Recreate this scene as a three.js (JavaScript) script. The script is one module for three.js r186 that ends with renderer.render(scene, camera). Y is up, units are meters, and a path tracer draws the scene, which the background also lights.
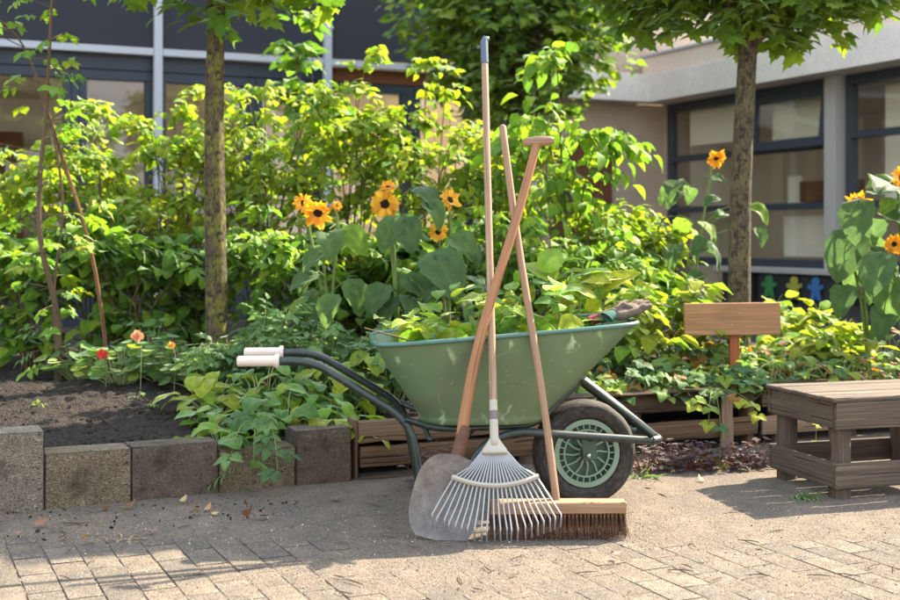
import * as THREE from 'three';
import { RoundedBoxGeometry } from 'three/addons/geometries/RoundedBoxGeometry.js';
import { MarchingCubes } from 'three/addons/objects/MarchingCubes.js';
import { mergeGeometries, mergeVertices } from 'three/addons/utils/BufferGeometryUtils.js';

// ---------------------------------------------------------------- camera, sky, sun, exposure
const scene = new THREE.Scene();
const camera = new THREE.PerspectiveCamera(2 * Math.atan(300 / 1250) * 180 / Math.PI, 1.5, 0.1, 200);
camera.position.set(0, 1.05, 0);
camera.lookAt(0, 1.05, -10);
camera.setViewOffset(900, 600, 0, 65, 900, 600);          // shift lens: level camera, horizon above the middle
camera.focus = 4.55;
camera.userData.fStop = 2.9;
const sunDir = new THREE.Vector3(1.29, 1.41, -0.99).normalize();
// hazy summer sky: pale at the horizon, soft blue overhead, a broad glow round the sun
{
  const W = 256, H = 128, data = new Float32Array(W * H * 4), v = new THREE.Vector3();
  for (let j = 0; j < H; j++) for (let i = 0; i < W; i++) {
    const el = ((j + 0.5) / H - 0.5) * Math.PI, az = ((i + 0.5) / W - 0.5) * Math.PI * 2, up = Math.max(0, Math.sin(el)), k = (j * W + i) * 4; v.set(Math.cos(el) * Math.cos(az), Math.sin(el), Math.cos(el) * Math.sin(az));
    const t = Math.pow(up, 0.55), c = Math.max(0, v.dot(sunDir)), glow = 0.9 * Math.pow(c, 6) + 2.2 * Math.pow(c, 40);
    data[k] = 0.98 + (0.50 - 0.98) * t + glow; data[k + 1] = 0.98 + (0.66 - 0.98) * t + glow * 0.95; data[k + 2] = 0.96 + (0.92 - 0.96) * t + glow * 0.82; data[k + 3] = 1;
  }
  const sky = new THREE.DataTexture(data, W, H, THREE.RGBAFormat, THREE.FloatType); sky.mapping = THREE.EquirectangularReflectionMapping; sky.magFilter = THREE.LinearFilter; sky.wrapS = THREE.RepeatWrapping; sky.needsUpdate = true;
  scene.background = sky; scene.environment = sky; scene.backgroundIntensity = scene.environmentIntensity = 0.68;
}
const sun = new THREE.DirectionalLight(new THREE.Color(1.0, 0.89, 0.71), 5);
sun.name = 'sun';
sun.target.position.set(0, 0.5, -6); sun.position.copy(sunDir).multiplyScalar(30).add(sun.target.position);
sun.castShadow = true; sun.shadow.radius = 1.2; sun.shadow.mapSize.set(4096, 4096);
Object.assign(sun.shadow.camera, { left: -9, right: 9, top: 9, bottom: -9, near: 1, far: 70 });
scene.add(sun, sun.target);
const renderer = new THREE.WebGLRenderer({ antialias: true });
renderer.shadowMap.enabled = true;
renderer.toneMapping = THREE.LinearToneMapping;
renderer.toneMappingExposure = 3.85;

// ---------------------------------------------------------------- helpers
const V = (x, y, z) => new THREE.Vector3(x, y, z);
const P = (x, h, d) => new THREE.Vector3(x, h, -d);                     // x right, h height, d distance ahead
const R = (a) => a * Math.PI / 180;
const lerp = (a, b, t) => a + (b - a) * t, clamp = (x, a = 0, b = 1) => Math.min(b, Math.max(a, x));
const smooth = (x) => { x = clamp(x); return x * x * (3 - 2 * x); };
function rng(seed) { let s = (seed * 2654435761) >>> 0; const f = () => { s = (s + 0x6d2b79f5) | 0; let t = Math.imul(s ^ (s >>> 15), 1 | s); t = (t + Math.imul(t ^ (t >>> 7), 61 | t)) ^ t; return ((t ^ (t >>> 14)) >>> 0) / 4294967296; }; f.r = (a, b) => a + (b - a) * f(); f.s = (a = 1) => (f() * 2 - 1) * a; f.i = (n) => Math.floor(f() * n); return f; }
function hash(x, y, s) { let h = (Math.imul(x, 374761393) + Math.imul(y, 668265263) + Math.imul(s, 2246822519)) | 0; h = Math.imul(h ^ (h >>> 13), 1274126177); h ^= h >>> 16; return (h >>> 0) / 4294967296; }
function vn(x, y, s = 1, px = 0, py = px) {                              // value noise, tiling when a period is given
  const ix = Math.floor(x), iy = Math.floor(y), fx = x - ix, fy = y - iy, u = fx * fx * (3 - 2 * fx), v = fy * fy * (3 - 2 * fy);
  const w = (a, b) => hash(px ? ((a % px) + px) % px : a, py ? ((b % py) + py) % py : b, s);
  return lerp(lerp(w(ix, iy), w(ix + 1, iy), u), lerp(w(ix, iy + 1), w(ix + 1, iy + 1), u), v);
}
function fbm(x, y, s = 1, o = 4, px = 0, py = px) { let a = 0.5, t = 0, n = 0; for (let i = 0; i < o; i++) { t += a * vn(x, y, s + i * 17, px, py); n += a; a *= 0.55; x *= 2; y *= 2; px *= 2; py *= 2; } return t / n; }
const taken = new Map();
function numbered(name) { const k = taken.get(name) ?? 0; taken.set(name, k + 1); return k ? name + '_' + String(k).padStart(3, '0') : name; }
function tag(o, label, category, group, kind) { if (label) o.userData.label = label; if (category) o.userData.category = category; if (group) o.userData.group = group; if (kind) o.userData.kind = kind; return o; }
function thing(name, label, category, pos, turn = 0, group) { const g = new THREE.Group(); g.name = numbered(name); if (pos) g.position.copy(pos); g.rotation.y = turn; tag(g, label, category, group); scene.add(g); return g; }
function part(name, geo, mat, parent) { const m = new THREE.Mesh(geo, mat); m.name = name; m.castShadow = m.receiveShadow = true; (parent ?? scene).add(m); return m; }
function struct(name, geo, mat) { const m = part(numbered(name), geo, mat, scene); m.userData.kind = 'structure'; return m; }

// ---------------------------------------------------------------- textures
const hex = (h) => [(h >> 16) / 255, ((h >> 8) & 255) / 255, (h & 255) / 255];
const mix3 = (a, b, t) => [lerp(a[0], b[0], t), lerp(a[1], b[1], t), lerp(a[2], b[2], t)];
function texPair(n, fn, m = n) {                                        // fn(u, v) -> [r, g, b, height], colours sRGB
  const c = new Uint8Array(n * m * 4), b = new Uint8Array(n * m * 4);
  for (let j = 0; j < m; j++) for (let i = 0; i < n; i++) {
    const o = fn((i + 0.5) / n, (j + 0.5) / m), k = (j * n + i) * 4;
    for (let q = 0; q < 3; q++) { c[k + q] = clamp(o[q]) * 255; b[k + q] = clamp(o[3] ?? 0.5) * 255; }
    c[k + 3] = b[k + 3] = 255;
  }
  const mk = (d, srgb) => { const t = new THREE.DataTexture(d, n, m); t.wrapS = t.wrapT = THREE.RepeatWrapping; t.magFilter = THREE.LinearFilter; t.minFilter = THREE.LinearMipmapLinearFilter; t.generateMipmaps = true; if (srgb) t.colorSpace = THREE.SRGBColorSpace; t.needsUpdate = true; return t; };
  return [mk(c, true), mk(b, false)];
}
const withRepeat = (t, x, y = x) => { const q = t.clone(); q.repeat.set(x, y); q.needsUpdate = true; return q; };
function mat(o) { const { pair, rep = 1, repY = rep, bump = 0, ...rest } = o; if (pair) { rest.map = withRepeat(pair[0], rep, repY); if (bump) { rest.bumpMap = withRepeat(pair[1], rep, repY); rest.bumpScale = bump; } } const M = rest.clearcoat || rest.transmission || rest.sheen ? THREE.MeshPhysicalMaterial : THREE.MeshStandardMaterial; return new M({ side: THREE.DoubleSide, ...rest }); }

// wood: grain along v. a tile is one metre along the grain and a quarter across
function woodTex(seed, dark, mid, light, wear) {
  dark = hex(dark); mid = hex(mid); light = hex(light);
  return texPair(256, (u, v) => {
    const warp = fbm(u * 6, v * 3, seed, 3, 6, 3) * 0.9, g = fbm(u * 40 + warp * 3, v * 2, seed + 5, 4, 40, 2), fine = vn(u * 128, v * 10, seed + 9, 128, 10), blot = fbm(u * 4, v * 6, seed + 12, 4, 4, 6);
    const crack = vn(u * 34 + warp * 2, v * 3, seed + 31, 34, 3) > 0.9 ? wear : 0;
    let c = g < 0.5 ? mix3(dark, mid, smooth(g * 2)) : mix3(mid, light, smooth(g * 2 - 1));
    c = mix3(c, dark, clamp((blot - 0.5) * 1.5) * 0.55); c = c.map((q) => q * (0.88 + 0.24 * fine) * (1 - 0.55 * crack));
    return [...c, g * 0.6 + fine * 0.25 - crack * 0.5];
  }, 512);
}
const T = {
  oldWood: woodTex(3, 0x32281f, 0x594b3d, 0x84745f, 1),
  palletWood: woodTex(23, 0x4f3f31, 0x846a52, 0xa68a6c, 1),
  signWood: woodTex(33, 0x7d5d40, 0x967653, 0xa88863, 0.3),
  handleWood: woodTex(43, 0x7c6751, 0x9c856c, 0xb39d84, 0.5),
  broomWood: woodTex(53, 0x75583f, 0x917053, 0xa68566, 0.6),
  concrete: texPair(512, (u, v) => {
    const n = fbm(u * 8, v * 8, 61, 5, 8), f = vn(u * 256, v * 256, 62, 256), g = vn(u * 96, v * 96, 63, 96), pit = clamp((vn(u * 84, v * 84, 64, 84) - 0.88) * 12) * 0.7, st = fbm(u * 5, v * 5, 65, 4, 5);
    let c = mix3(hex(0x777064), hex(0xa59c8e), n); c = mix3(c, hex(0xc4baa8), clamp((g - 0.7) * 4)); c = mix3(c, hex(0x463d34), clamp((0.22 - g) * 6)); c = mix3(c, hex(0x4a4239), st > 0.56 ? (st - 0.56) * 3 : 0);
    return [...c.map((q) => q * (0.8 + 0.36 * f) * (1 - 0.45 * pit)), n * 0.4 + f * 0.3 + g * 0.2 - pit * 0.5];
  }),
  paver: texPair(512, (u, v) => {
    const n = fbm(u * 10, v * 10, 71, 5, 10), f = vn(u * 220, v * 220, 72, 220), g = vn(u * 110, v * 110, 73, 110), b = fbm(u * 3, v * 3, 74, 4, 3);
    let c = mix3(hex(0x867d73), hex(0xaea395), n); c = mix3(c, hex(0x807b76), clamp((b - 0.42) * 2.4) * 0.8); c = mix3(c, hex(0xdccdb8), g > 0.82 ? (g - 0.82) * 3.5 : 0); c = mix3(c, hex(0x5c4d40), g < 0.13 ? (0.13 - g) * 6 : 0);
    return [...c.map((q) => q * (0.66 + 0.62 * f)), n * 0.3 + f * 0.45 + g * 0.25];
  }),
  soil: texPair(512, (u, v) => {
    const n = fbm(u * 12, v * 12, 81, 5, 12), f = vn(u * 180, v * 180, 82, 180), g = vn(u * 70, v * 70, 83, 70);
    let c = mix3(hex(0x2c241e), hex(0x5d4f43), n); c = mix3(c, hex(0x8c7b69), g > 0.84 ? (g - 0.84) * 3 : 0);
    return [...c.map((q) => q * (0.7 + 0.55 * f)), n * 0.6 + f * 0.25 + g * 0.15];
  }),
  bark: texPair(256, (u, v) => {
    const n = fbm(u * 8, v * 16, 91, 5, 8, 16), l = fbm(u * 6, v * 12, 92, 4, 6, 12), k = fbm(u * 10, v * 22, 94, 4, 10, 22), f = vn(u * 90, v * 180, 93, 90, 180);
    let c = mix3(hex(0x443829), hex(0x75674f), n); c = mix3(c, hex(0x77733c), clamp((l - 0.5) * 5) * 0.55); c = mix3(c, hex(0x2b231b), clamp((k - 0.56) * 8) * 0.8);
    return [...c.map((q) => q * (0.82 + 0.3 * f)), n * 0.6 + f * 0.2 - clamp((k - 0.56) * 8) * 0.3];
  }, 512),
  mossBark: texPair(256, (u, v) => {
    const n = fbm(u * 8, v * 16, 95, 5, 8, 16), l = fbm(u * 6, v * 12, 96, 4, 6, 12), k = fbm(u * 10, v * 22, 97, 4, 10, 22), f = vn(u * 90, v * 180, 98, 90, 180);
    let c = mix3(hex(0x443828), hex(0x6f6147), n); c = mix3(c, hex(0x7c7a2a), clamp((l - 0.38) * 4) * 0.85); c = mix3(c, hex(0x2d251c), clamp((k - 0.57) * 8) * 0.8);
    return [...c.map((q) => q * (0.82 + 0.3 * f)), n * 0.6 + f * 0.3 - clamp((k - 0.57) * 8) * 0.3];
  }, 512),
  tray: texPair(1024, (u, v) => {
    const n = fbm(u * 9, v * 9, 101, 5, 9), f = fbm(u * 40, v * 24, 102, 4, 40, 24), s = fbm(u * 26 + n * 2, v * 9, 103, 3, 26, 9), d = fbm(u * 6, v * 6, 104, 4, 6), sc = vn(u * 14 + v * 60, v * 90 - u * 40, 107, 0);
    let c = mix3(hex(0x566c49), hex(0x677c59), n); const p = clamp((s - 0.64) * 8) * clamp((f - 0.42) * 5);
    c = mix3(c, hex(0xa9bd8f), p * 0.8); c = mix3(c, hex(0x62654e), clamp((d - 0.52) * 3) * 0.5); c = mix3(c, hex(0x93a67c), sc > 0.93 ? 0.45 : 0);
    return [...c, 0.5 + n * 0.2 - p * 0.2];
  }, 512),
  steel: texPair(256, (u, v) => {
    const n = fbm(u * 10, v * 10, 111, 5, 10), f = vn(u * 100, v * 100, 112, 100), r = fbm(u * 6, v * 6, 113, 4, 6);
    let c = mix3(hex(0x6f6a66), hex(0x9d9790), n); c = mix3(c, hex(0x6e5a4c), clamp((r - 0.52) * 5) * 0.3);
    return [...c.map((q) => q * (0.9 + 0.2 * f)), n * 0.6 + f * 0.3];
  }),
  tube: texPair(256, (u, v) => {
    const n = fbm(u * 8, v * 24, 121, 4, 8, 24), s = fbm(u * 30, v * 50, 122, 4, 30, 50);
    let c = mix3(hex(0x1a241e), hex(0x27352c), n); c = mix3(c, hex(0x6d7a70), clamp((s - 0.66) * 7) * 0.6);
    return [...c, 0.5 + n * 0.2];
  }),
  rubber: texPair(256, (u, v) => { const n = fbm(u * 12, v * 12, 131, 5, 12), f = vn(u * 120, v * 120, 132, 120); return [...mix3(hex(0x24201d), hex(0x544a40), smooth(n * 1.2 - 0.15)).map((q) => q * (0.85 + 0.3 * f)), n]; }),
  plaster: texPair(512, (u, v) => { const n = fbm(u * 6, v * 6, 141, 5, 6), f = vn(u * 200, v * 200, 142, 200), s = fbm(u * 24, v * 3, 143, 4, 24, 3); return [...mix3(hex(0xccc1b6), hex(0xded4ca), n * 0.7 + s * 0.3).map((q) => q * (0.94 + 0.12 * f)), n]; }),
  fabric: texPair(256, (u, v) => { const w = (Math.sin(u * 402) * Math.sin(v * 402)) * 0.5 + 0.5, n = fbm(u * 6, v * 6, 151, 4, 6); return [...mix3(hex(0x6a5648), hex(0x9c8876), n).map((q) => q * (0.8 + 0.25 * w)), w]; }),
  // leaf blade: u across (midrib at 0.5), v along. pale veins on a mottled blade
  leaf: texPair(128, (u, v) => {
    const a = Math.abs(u - 0.5) * 2, n = fbm(u * 6, v * 6, 161, 4, 6), ph = (v * 7 - a * 2.1), ve = Math.abs(ph - Math.round(ph)), mid = clamp(1 - a * 14), side = clamp(1 - ve * 9) * clamp(1.1 - a);
    const k = 0.7 + 0.3 * n, l = Math.max(mid, side * 0.75);
    return [lerp(k, 1, l * 0.8), lerp(k, 1, l * 0.6), lerp(k, 0.95, l * 0.6), 0.5 + 0.25 * n - l * 0.4];
  }),
  bristle: texPair(64, (u, v) => { const n = vn(u * 32, v * 32, 171, 32); return [...mix3(hex(0x4a3122), hex(0x8a6446), n), n]; }),
};
const M = {
  oldWood: mat({ pair: T.oldWood, rep: 4, repY: 1, bump: 0.004, roughness: 0.9 }), 
  pallet: mat({ pair: T.palletWood, rep: 4, repY: 1, bump: 0.004, roughness: 0.92 }), pallet2: mat({ pair: T.palletWood, rep: 4, repY: 1, bump: 0.004, roughness: 0.92, color: 0xc4b8aa }), pallet3: mat({ pair: T.oldWood, rep: 4, repY: 1, bump: 0.004, roughness: 0.92, color: 0xcdbba6 }),
  sign: mat({ pair: T.signWood, rep: 4, repY: 1, bump: 0.001, roughness: 0.7, color: 0xffecd6 }), signPost: mat({ pair: T.signWood, rep: 4, repY: 1, bump: 0.001, roughness: 0.75, color: 0xf2a878 }),
  paleHandle: mat({ pair: T.handleWood, rep: 6, repY: 1, bump: 0.001, roughness: 0.65, color: 0xfff0e4 }), redHandle: mat({ pair: T.broomWood, rep: 6, repY: 1, bump: 0.001, roughness: 0.6 }), shaft: mat({ pair: T.handleWood, rep: 6, repY: 1, bump: 0.001, roughness: 0.6, color: 0xf6c69a }),
  concrete: mat({ pair: T.concrete, rep: 2.5, bump: 0.014, roughness: 0.95, color: 0xdcd4c8 }), concreteB: mat({ pair: T.concrete, rep: 2.2, bump: 0.014, roughness: 0.95, color: 0xd0c0a8 }), concreteC: mat({ pair: T.concrete, rep: 2.8, bump: 0.01, roughness: 0.95, color: 0xa8998a }),
  soil: mat({ pair: T.soil, rep: 1.6, bump: 0.05, roughness: 1, color: 0xaea498 }), clod: mat({ pair: T.soil, rep: 3, bump: 0.01, roughness: 1, color: 0xfff6ea }),
  bark: mat({ pair: T.bark, rep: 6, repY: 2.4, bump: 0.012, roughness: 0.95 }), mossBark: mat({ pair: T.mossBark, rep: 6, repY: 2.4, bump: 0.012, roughness: 0.95 }),
  tray: mat({ pair: T.tray, rep: 1, bump: 0.001, roughness: 0.5, clearcoat: 0.12, clearcoatRoughness: 0.35 }), rim: mat({ color: 0x44695c, roughness: 0.4, clearcoat: 0.3, clearcoatRoughness: 0.3 }),
  tube: mat({ pair: T.tube, rep: 4, bump: 0.0005, roughness: 0.42, clearcoat: 0.2, clearcoatRoughness: 0.3 }), grip: mat({ pair: T.plaster, rep: 9, bump: 0.0006, roughness: 0.5, color: 0xfff8ee }), rubber: mat({ pair: T.rubber, rep: 4, bump: 0.002, roughness: 0.85 }),
  wheelGreen: mat({ color: 0x7c9077, roughness: 0.5 }), wheelDark: mat({ color: 0x3c5441, roughness: 0.5 }), bolt: mat({ color: 0xb8b2a8, roughness: 0.3, metalness: 0.9 }),
  zinc: mat({ color: 0xa2a4a4, roughness: 0.38, metalness: 0.55 }), ivory: mat({ color: 0xa9a18f, roughness: 0.55 }), cap: mat({ color: 0x4d5763, roughness: 0.4 }), rust: mat({ pair: T.steel, rep: 4, bump: 0.001, roughness: 0.7, metalness: 0.3, color: 0xc08a70 }), blade: mat({ pair: T.steel, rep: 4, bump: 0.002, roughness: 0.62, metalness: 0.35, color: 0xe6e0da }),
  bristle: mat({ pair: T.bristle, rep: 3, roughness: 0.9 }), glove: mat({ pair: T.fabric, rep: 4, bump: 0.002, roughness: 0.95 }), gloveRed: mat({ color: 0x8a2c36, roughness: 0.85 }), gloveGreen: mat({ color: 0x2e5a4b, roughness: 0.85 }),
  plaster: mat({ pair: T.plaster, rep: 0.5, bump: 0.002, roughness: 0.95 }), paleBand: mat({ pair: T.plaster, rep: 0.5, roughness: 0.8, color: 0xfff4ea }), taupe: mat({ pair: T.plaster, rep: 0.6, roughness: 0.95, color: 0xd2c2b4 }), frame: mat({ color: 0x353b44, roughness: 0.45 }), frameB: mat({ color: 0x1f2a38, roughness: 0.45 }), screen: mat({ color: 0x23252d, roughness: 0.8 }),
  white: mat({ color: 0xa9acb2, roughness: 0.5 }), column: mat({ color: 0xa8a29c, roughness: 0.7 }), cream: mat({ color: 0xe6dcc4, roughness: 0.9 }), interior: mat({ color: 0xdcd1be, roughness: 0.95 }), woodBrown: mat({ pair: T.signWood, rep: 4, repY: 1, roughness: 0.8, color: 0xb08868 }), darkBox: mat({ color: 0x2a2a2c, roughness: 0.8 }),
  glass: mat({ color: 0xffffff, roughness: 0.02, transmission: 1, thickness: 0, ior: 1.5, specularIntensity: 1 }),
};

// ---------------------------------------------------------------- geometry helpers
function boxUV(geo, along, ou = 0, ov = 0) {                            // uv in metres; v follows the axis "along" (0 x, 1 y, 2 z)
  const p = geo.attributes.position, n = geo.attributes.normal, uv = new Float32Array(p.count * 2), get = (i, a) => (a === 0 ? p.getX(i) : a === 1 ? p.getY(i) : p.getZ(i));
  for (let i = 0; i < p.count; i++) {
    const ax = [Math.abs(n.getX(i)), Math.abs(n.getY(i)), Math.abs(n.getZ(i))], m = ax.indexOf(Math.max(...ax)), rest = [0, 1, 2].filter((a) => a !== m);
    const va = rest.includes(along) ? along : rest[1], ua = rest.find((a) => a !== va);
    uv[i * 2] = get(i, ua) + ou + m * 0.31; uv[i * 2 + 1] = get(i, va) + ov;
  }
  geo.setAttribute('uv', new THREE.BufferAttribute(uv, 2)); return geo;
}
let bseed = 0;
function box(w, h, d, along = 0, r = 0.003, wob = 0) {                  // chamfered box with uv in metres, edges a little uneven when wob > 0
  const rr = Math.min(r, w / 2.2, h / 2.2, d / 2.2), g = new RoundedBoxGeometry(w, h, d, 1, rr), q = bseed++;
  if (wob) { const p = g.attributes.position; for (let i = 0; i < p.count; i++) p.setXYZ(i, p.getX(i) + (fbm(p.getY(i) * 30 + q, p.getZ(i) * 30, 5, 2) - 0.5) * wob, p.getY(i) + (fbm(p.getX(i) * 30 + q, p.getZ(i) * 30, 6, 2) - 0.5) * wob, p.getZ(i) + (fbm(p.getX(i) * 30 + q, p.getY(i) * 30, 7, 2) - 0.5) * wob); g.computeVertexNormals(); }
  return boxUV(g, along, hash(q, 1, 3), hash(q, 2, 3) * 3);
}
function roughBox(w, h, d, along, seg, amp, q) {                        // worn plank or block: subdivided box, corners rounded and faces uneven by noise
  const g0 = new THREE.BoxGeometry(w, h, d, ...seg), p = g0.attributes.position, n = g0.attributes.normal, hw = [w / 2, h / 2, d / 2];
  boxUV(g0, along, hash(q, 5, 1), hash(q, 6, 1) * 3);
  const snap = (x, a) => { const cell = hw[a] * 2 / seg[a], e = Math.abs(hw[a] - Math.abs(x)); return seg[a] > 2 && e > 1e-5 && e < cell * 1.05 ? Math.sign(x) * (hw[a] - Math.min(cell * 0.5, amp * 1.6)) : x; };
  for (let i = 0; i < p.count; i++) {
    const c = [p.getX(i), p.getY(i), p.getZ(i)].map(snap), e = c.map((x, a) => Math.abs(Math.abs(x) - hw[a]) < 1e-5), k = e[0] + e[1] + e[2], f = 14;
    const nn = fbm(c[0] * f + q * 3.1, c[1] * f + c[2] * f * 1.3, 11, 3) - 0.5, n2 = fbm(c[2] * f + q * 1.7, c[0] * f * 0.7 - c[1] * f, 12, 3) - 0.5, inset = k > 1 ? amp * (0.6 + 1.4 * Math.max(0, n2 + 0.25) + 9 * Math.max(0, n2 - 0.12)) : 0;
    p.setXYZ(i, ...c.map((x, a) => (e[a] ? x - Math.sign(x) * (inset + (k === 1 ? nn * amp * 0.8 : 0)) : x)));
  }
  g0.deleteAttribute('normal'); const uv = g0.attributes.uv; void uv; void n;
  const pos = g0.attributes.position, key = new Map(), acc = [];           // smooth over the box's edges, uv seams kept
  for (let i = 0; i < pos.count; i++) { const k = [pos.getX(i), pos.getY(i), pos.getZ(i)].map((x) => Math.round(x * 1e4)).join(); if (!key.has(k)) key.set(k, key.size); acc.push(key.get(k)); }
  const nor = Array.from({ length: key.size }, () => V(0, 0, 0)), ix = g0.index, a = V(), b = V(), c = V();
  for (let i = 0; i < ix.count; i += 3) { a.fromBufferAttribute(pos, ix.getX(i)); b.fromBufferAttribute(pos, ix.getX(i + 1)); c.fromBufferAttribute(pos, ix.getX(i + 2)); b.sub(a); c.sub(a); b.cross(c); for (let j = 0; j < 3; j++) nor[acc[ix.getX(i + j)]].add(b); }
  const na = new Float32Array(pos.count * 3); for (let i = 0; i < pos.count; i++) { const q2 = nor[acc[i]].clone().normalize(); na.set([q2.x, q2.y, q2.z], i * 3); }
  g0.setAttribute('normal', new THREE.BufferAttribute(na, 3)); return g0;
}
function sweep(pts, rad, seg = 8, { caps = true, flat = 1, up } = {}) { // tube through pts with a radius each; uv in metres
  const n = pts.length, pos = [], uv = [], idx = [], tan = pts.map((p, i) => pts[Math.min(i + 1, n - 1)].clone().sub(pts[Math.max(i - 1, 0)]).normalize());
  let nrm = up ? up.clone() : Math.abs(tan[0].y) < 0.9 ? V(0, 1, 0) : V(1, 0, 0), len = 0; const r = (i) => (Array.isArray(rad) ? rad[i] : rad);
  for (let i = 0; i < n; i++) {
    nrm = nrm.clone().sub(tan[i].clone().multiplyScalar(nrm.dot(tan[i]))).normalize(); const bin = tan[i].clone().cross(nrm);
    if (i) len += pts[i].distanceTo(pts[i - 1]);
    for (let k = 0; k <= seg; k++) { const a = k / seg * Math.PI * 2, q = pts[i].clone().addScaledVector(nrm, Math.cos(a) * r(i) * flat).addScaledVector(bin, Math.sin(a) * r(i)); pos.push(q.x, q.y, q.z); uv.push(k / seg * Math.PI * 2 * r(0), len); }
    if (i) for (let k = 0; k < seg; k++) { const a = (i - 1) * (seg + 1) + k, b = a + seg + 1; idx.push(a, a + 1, b, b, a + 1, b + 1); }
  }
  if (caps) for (const [i, s] of [[0, 1], [n - 1, 0]]) { const c = pos.length / 3; pos.push(pts[i].x, pts[i].y, pts[i].z); uv.push(0, 0); for (let k = 0; k < seg; k++) { const a = i * (seg + 1) + k; s ? idx.push(c, a + 1, a) : idx.push(c, a, a + 1); } }
  const g = new THREE.BufferGeometry(); g.setAttribute('position', new THREE.Float32BufferAttribute(pos, 3)); g.setAttribute('uv', new THREE.Float32BufferAttribute(uv, 2)); g.setIndex(idx); g.computeVertexNormals(); return g;
}
const curve = (pts, n) => new THREE.CatmullRomCurve3(pts, false, 'centripetal').getPoints(n);
function filleted(pts, r, n = 6) {                                      // polyline with rounded corners
  const out = [pts[0].clone()];
  for (let i = 1; i < pts.length - 1; i++) { const a = pts[i - 1], b = pts[i], c = pts[i + 1], l = Math.min(r, a.distanceTo(b) / 2.1, b.distanceTo(c) / 2.1), p = b.clone().add(a.clone().sub(b).setLength(l)), q = b.clone().add(c.clone().sub(b).setLength(l)); for (let k = 0; k <= n; k++) { const t = k / n; out.push(p.clone().multiplyScalar((1 - t) ** 2).addScaledVector(b, 2 * t * (1 - t)).addScaledVector(q, t * t)); } }
  out.push(pts[pts.length - 1].clone()); return out;
}
function gridSheet(nx, ny, fn) {                                        // fn(a, b in 0..1) -> Vector3; uv = x, z in metres
  const g = new THREE.PlaneGeometry(1, 1, nx, ny), p = g.attributes.position, u = g.attributes.uv;
  for (let i = 0; i < p.count; i++) { const q = fn(u.getX(i), u.getY(i)); p.setXYZ(i, q.x, q.y, q.z); u.setXY(i, q.x, q.z); }
  g.computeVertexNormals(); return g;
}
// the whole site is turned: B runs to the right and away along the bed's edge and the long facade, A to the right and towards the camera
const TH = R(24.5), Bd = V(Math.cos(TH), 0, -Math.sin(TH)), Ad = V(Math.sin(TH), 0, Math.cos(TH));
const edgeD = (x) => 5.2 + 0.4557 * (x + 0.52);                         // distance of the bed's front edge at x
const behind = (x, d) => (d - edgeD(x)) * 0.91;
const bedH = (x, d) => { const q = behind(x, d); return 0.175 + 0.13 * smooth(q / 1.6) + 0.035 * (fbm(x * 3.1 + 7, d * 3.1, 21, 4) - 0.5) + 0.02 * (fbm(x * 14, d * 14, 22, 3) - 0.5) + (x > 0.2 ? 0.06 * smooth((x - 0.2) / 0.6) : 0); };

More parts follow.
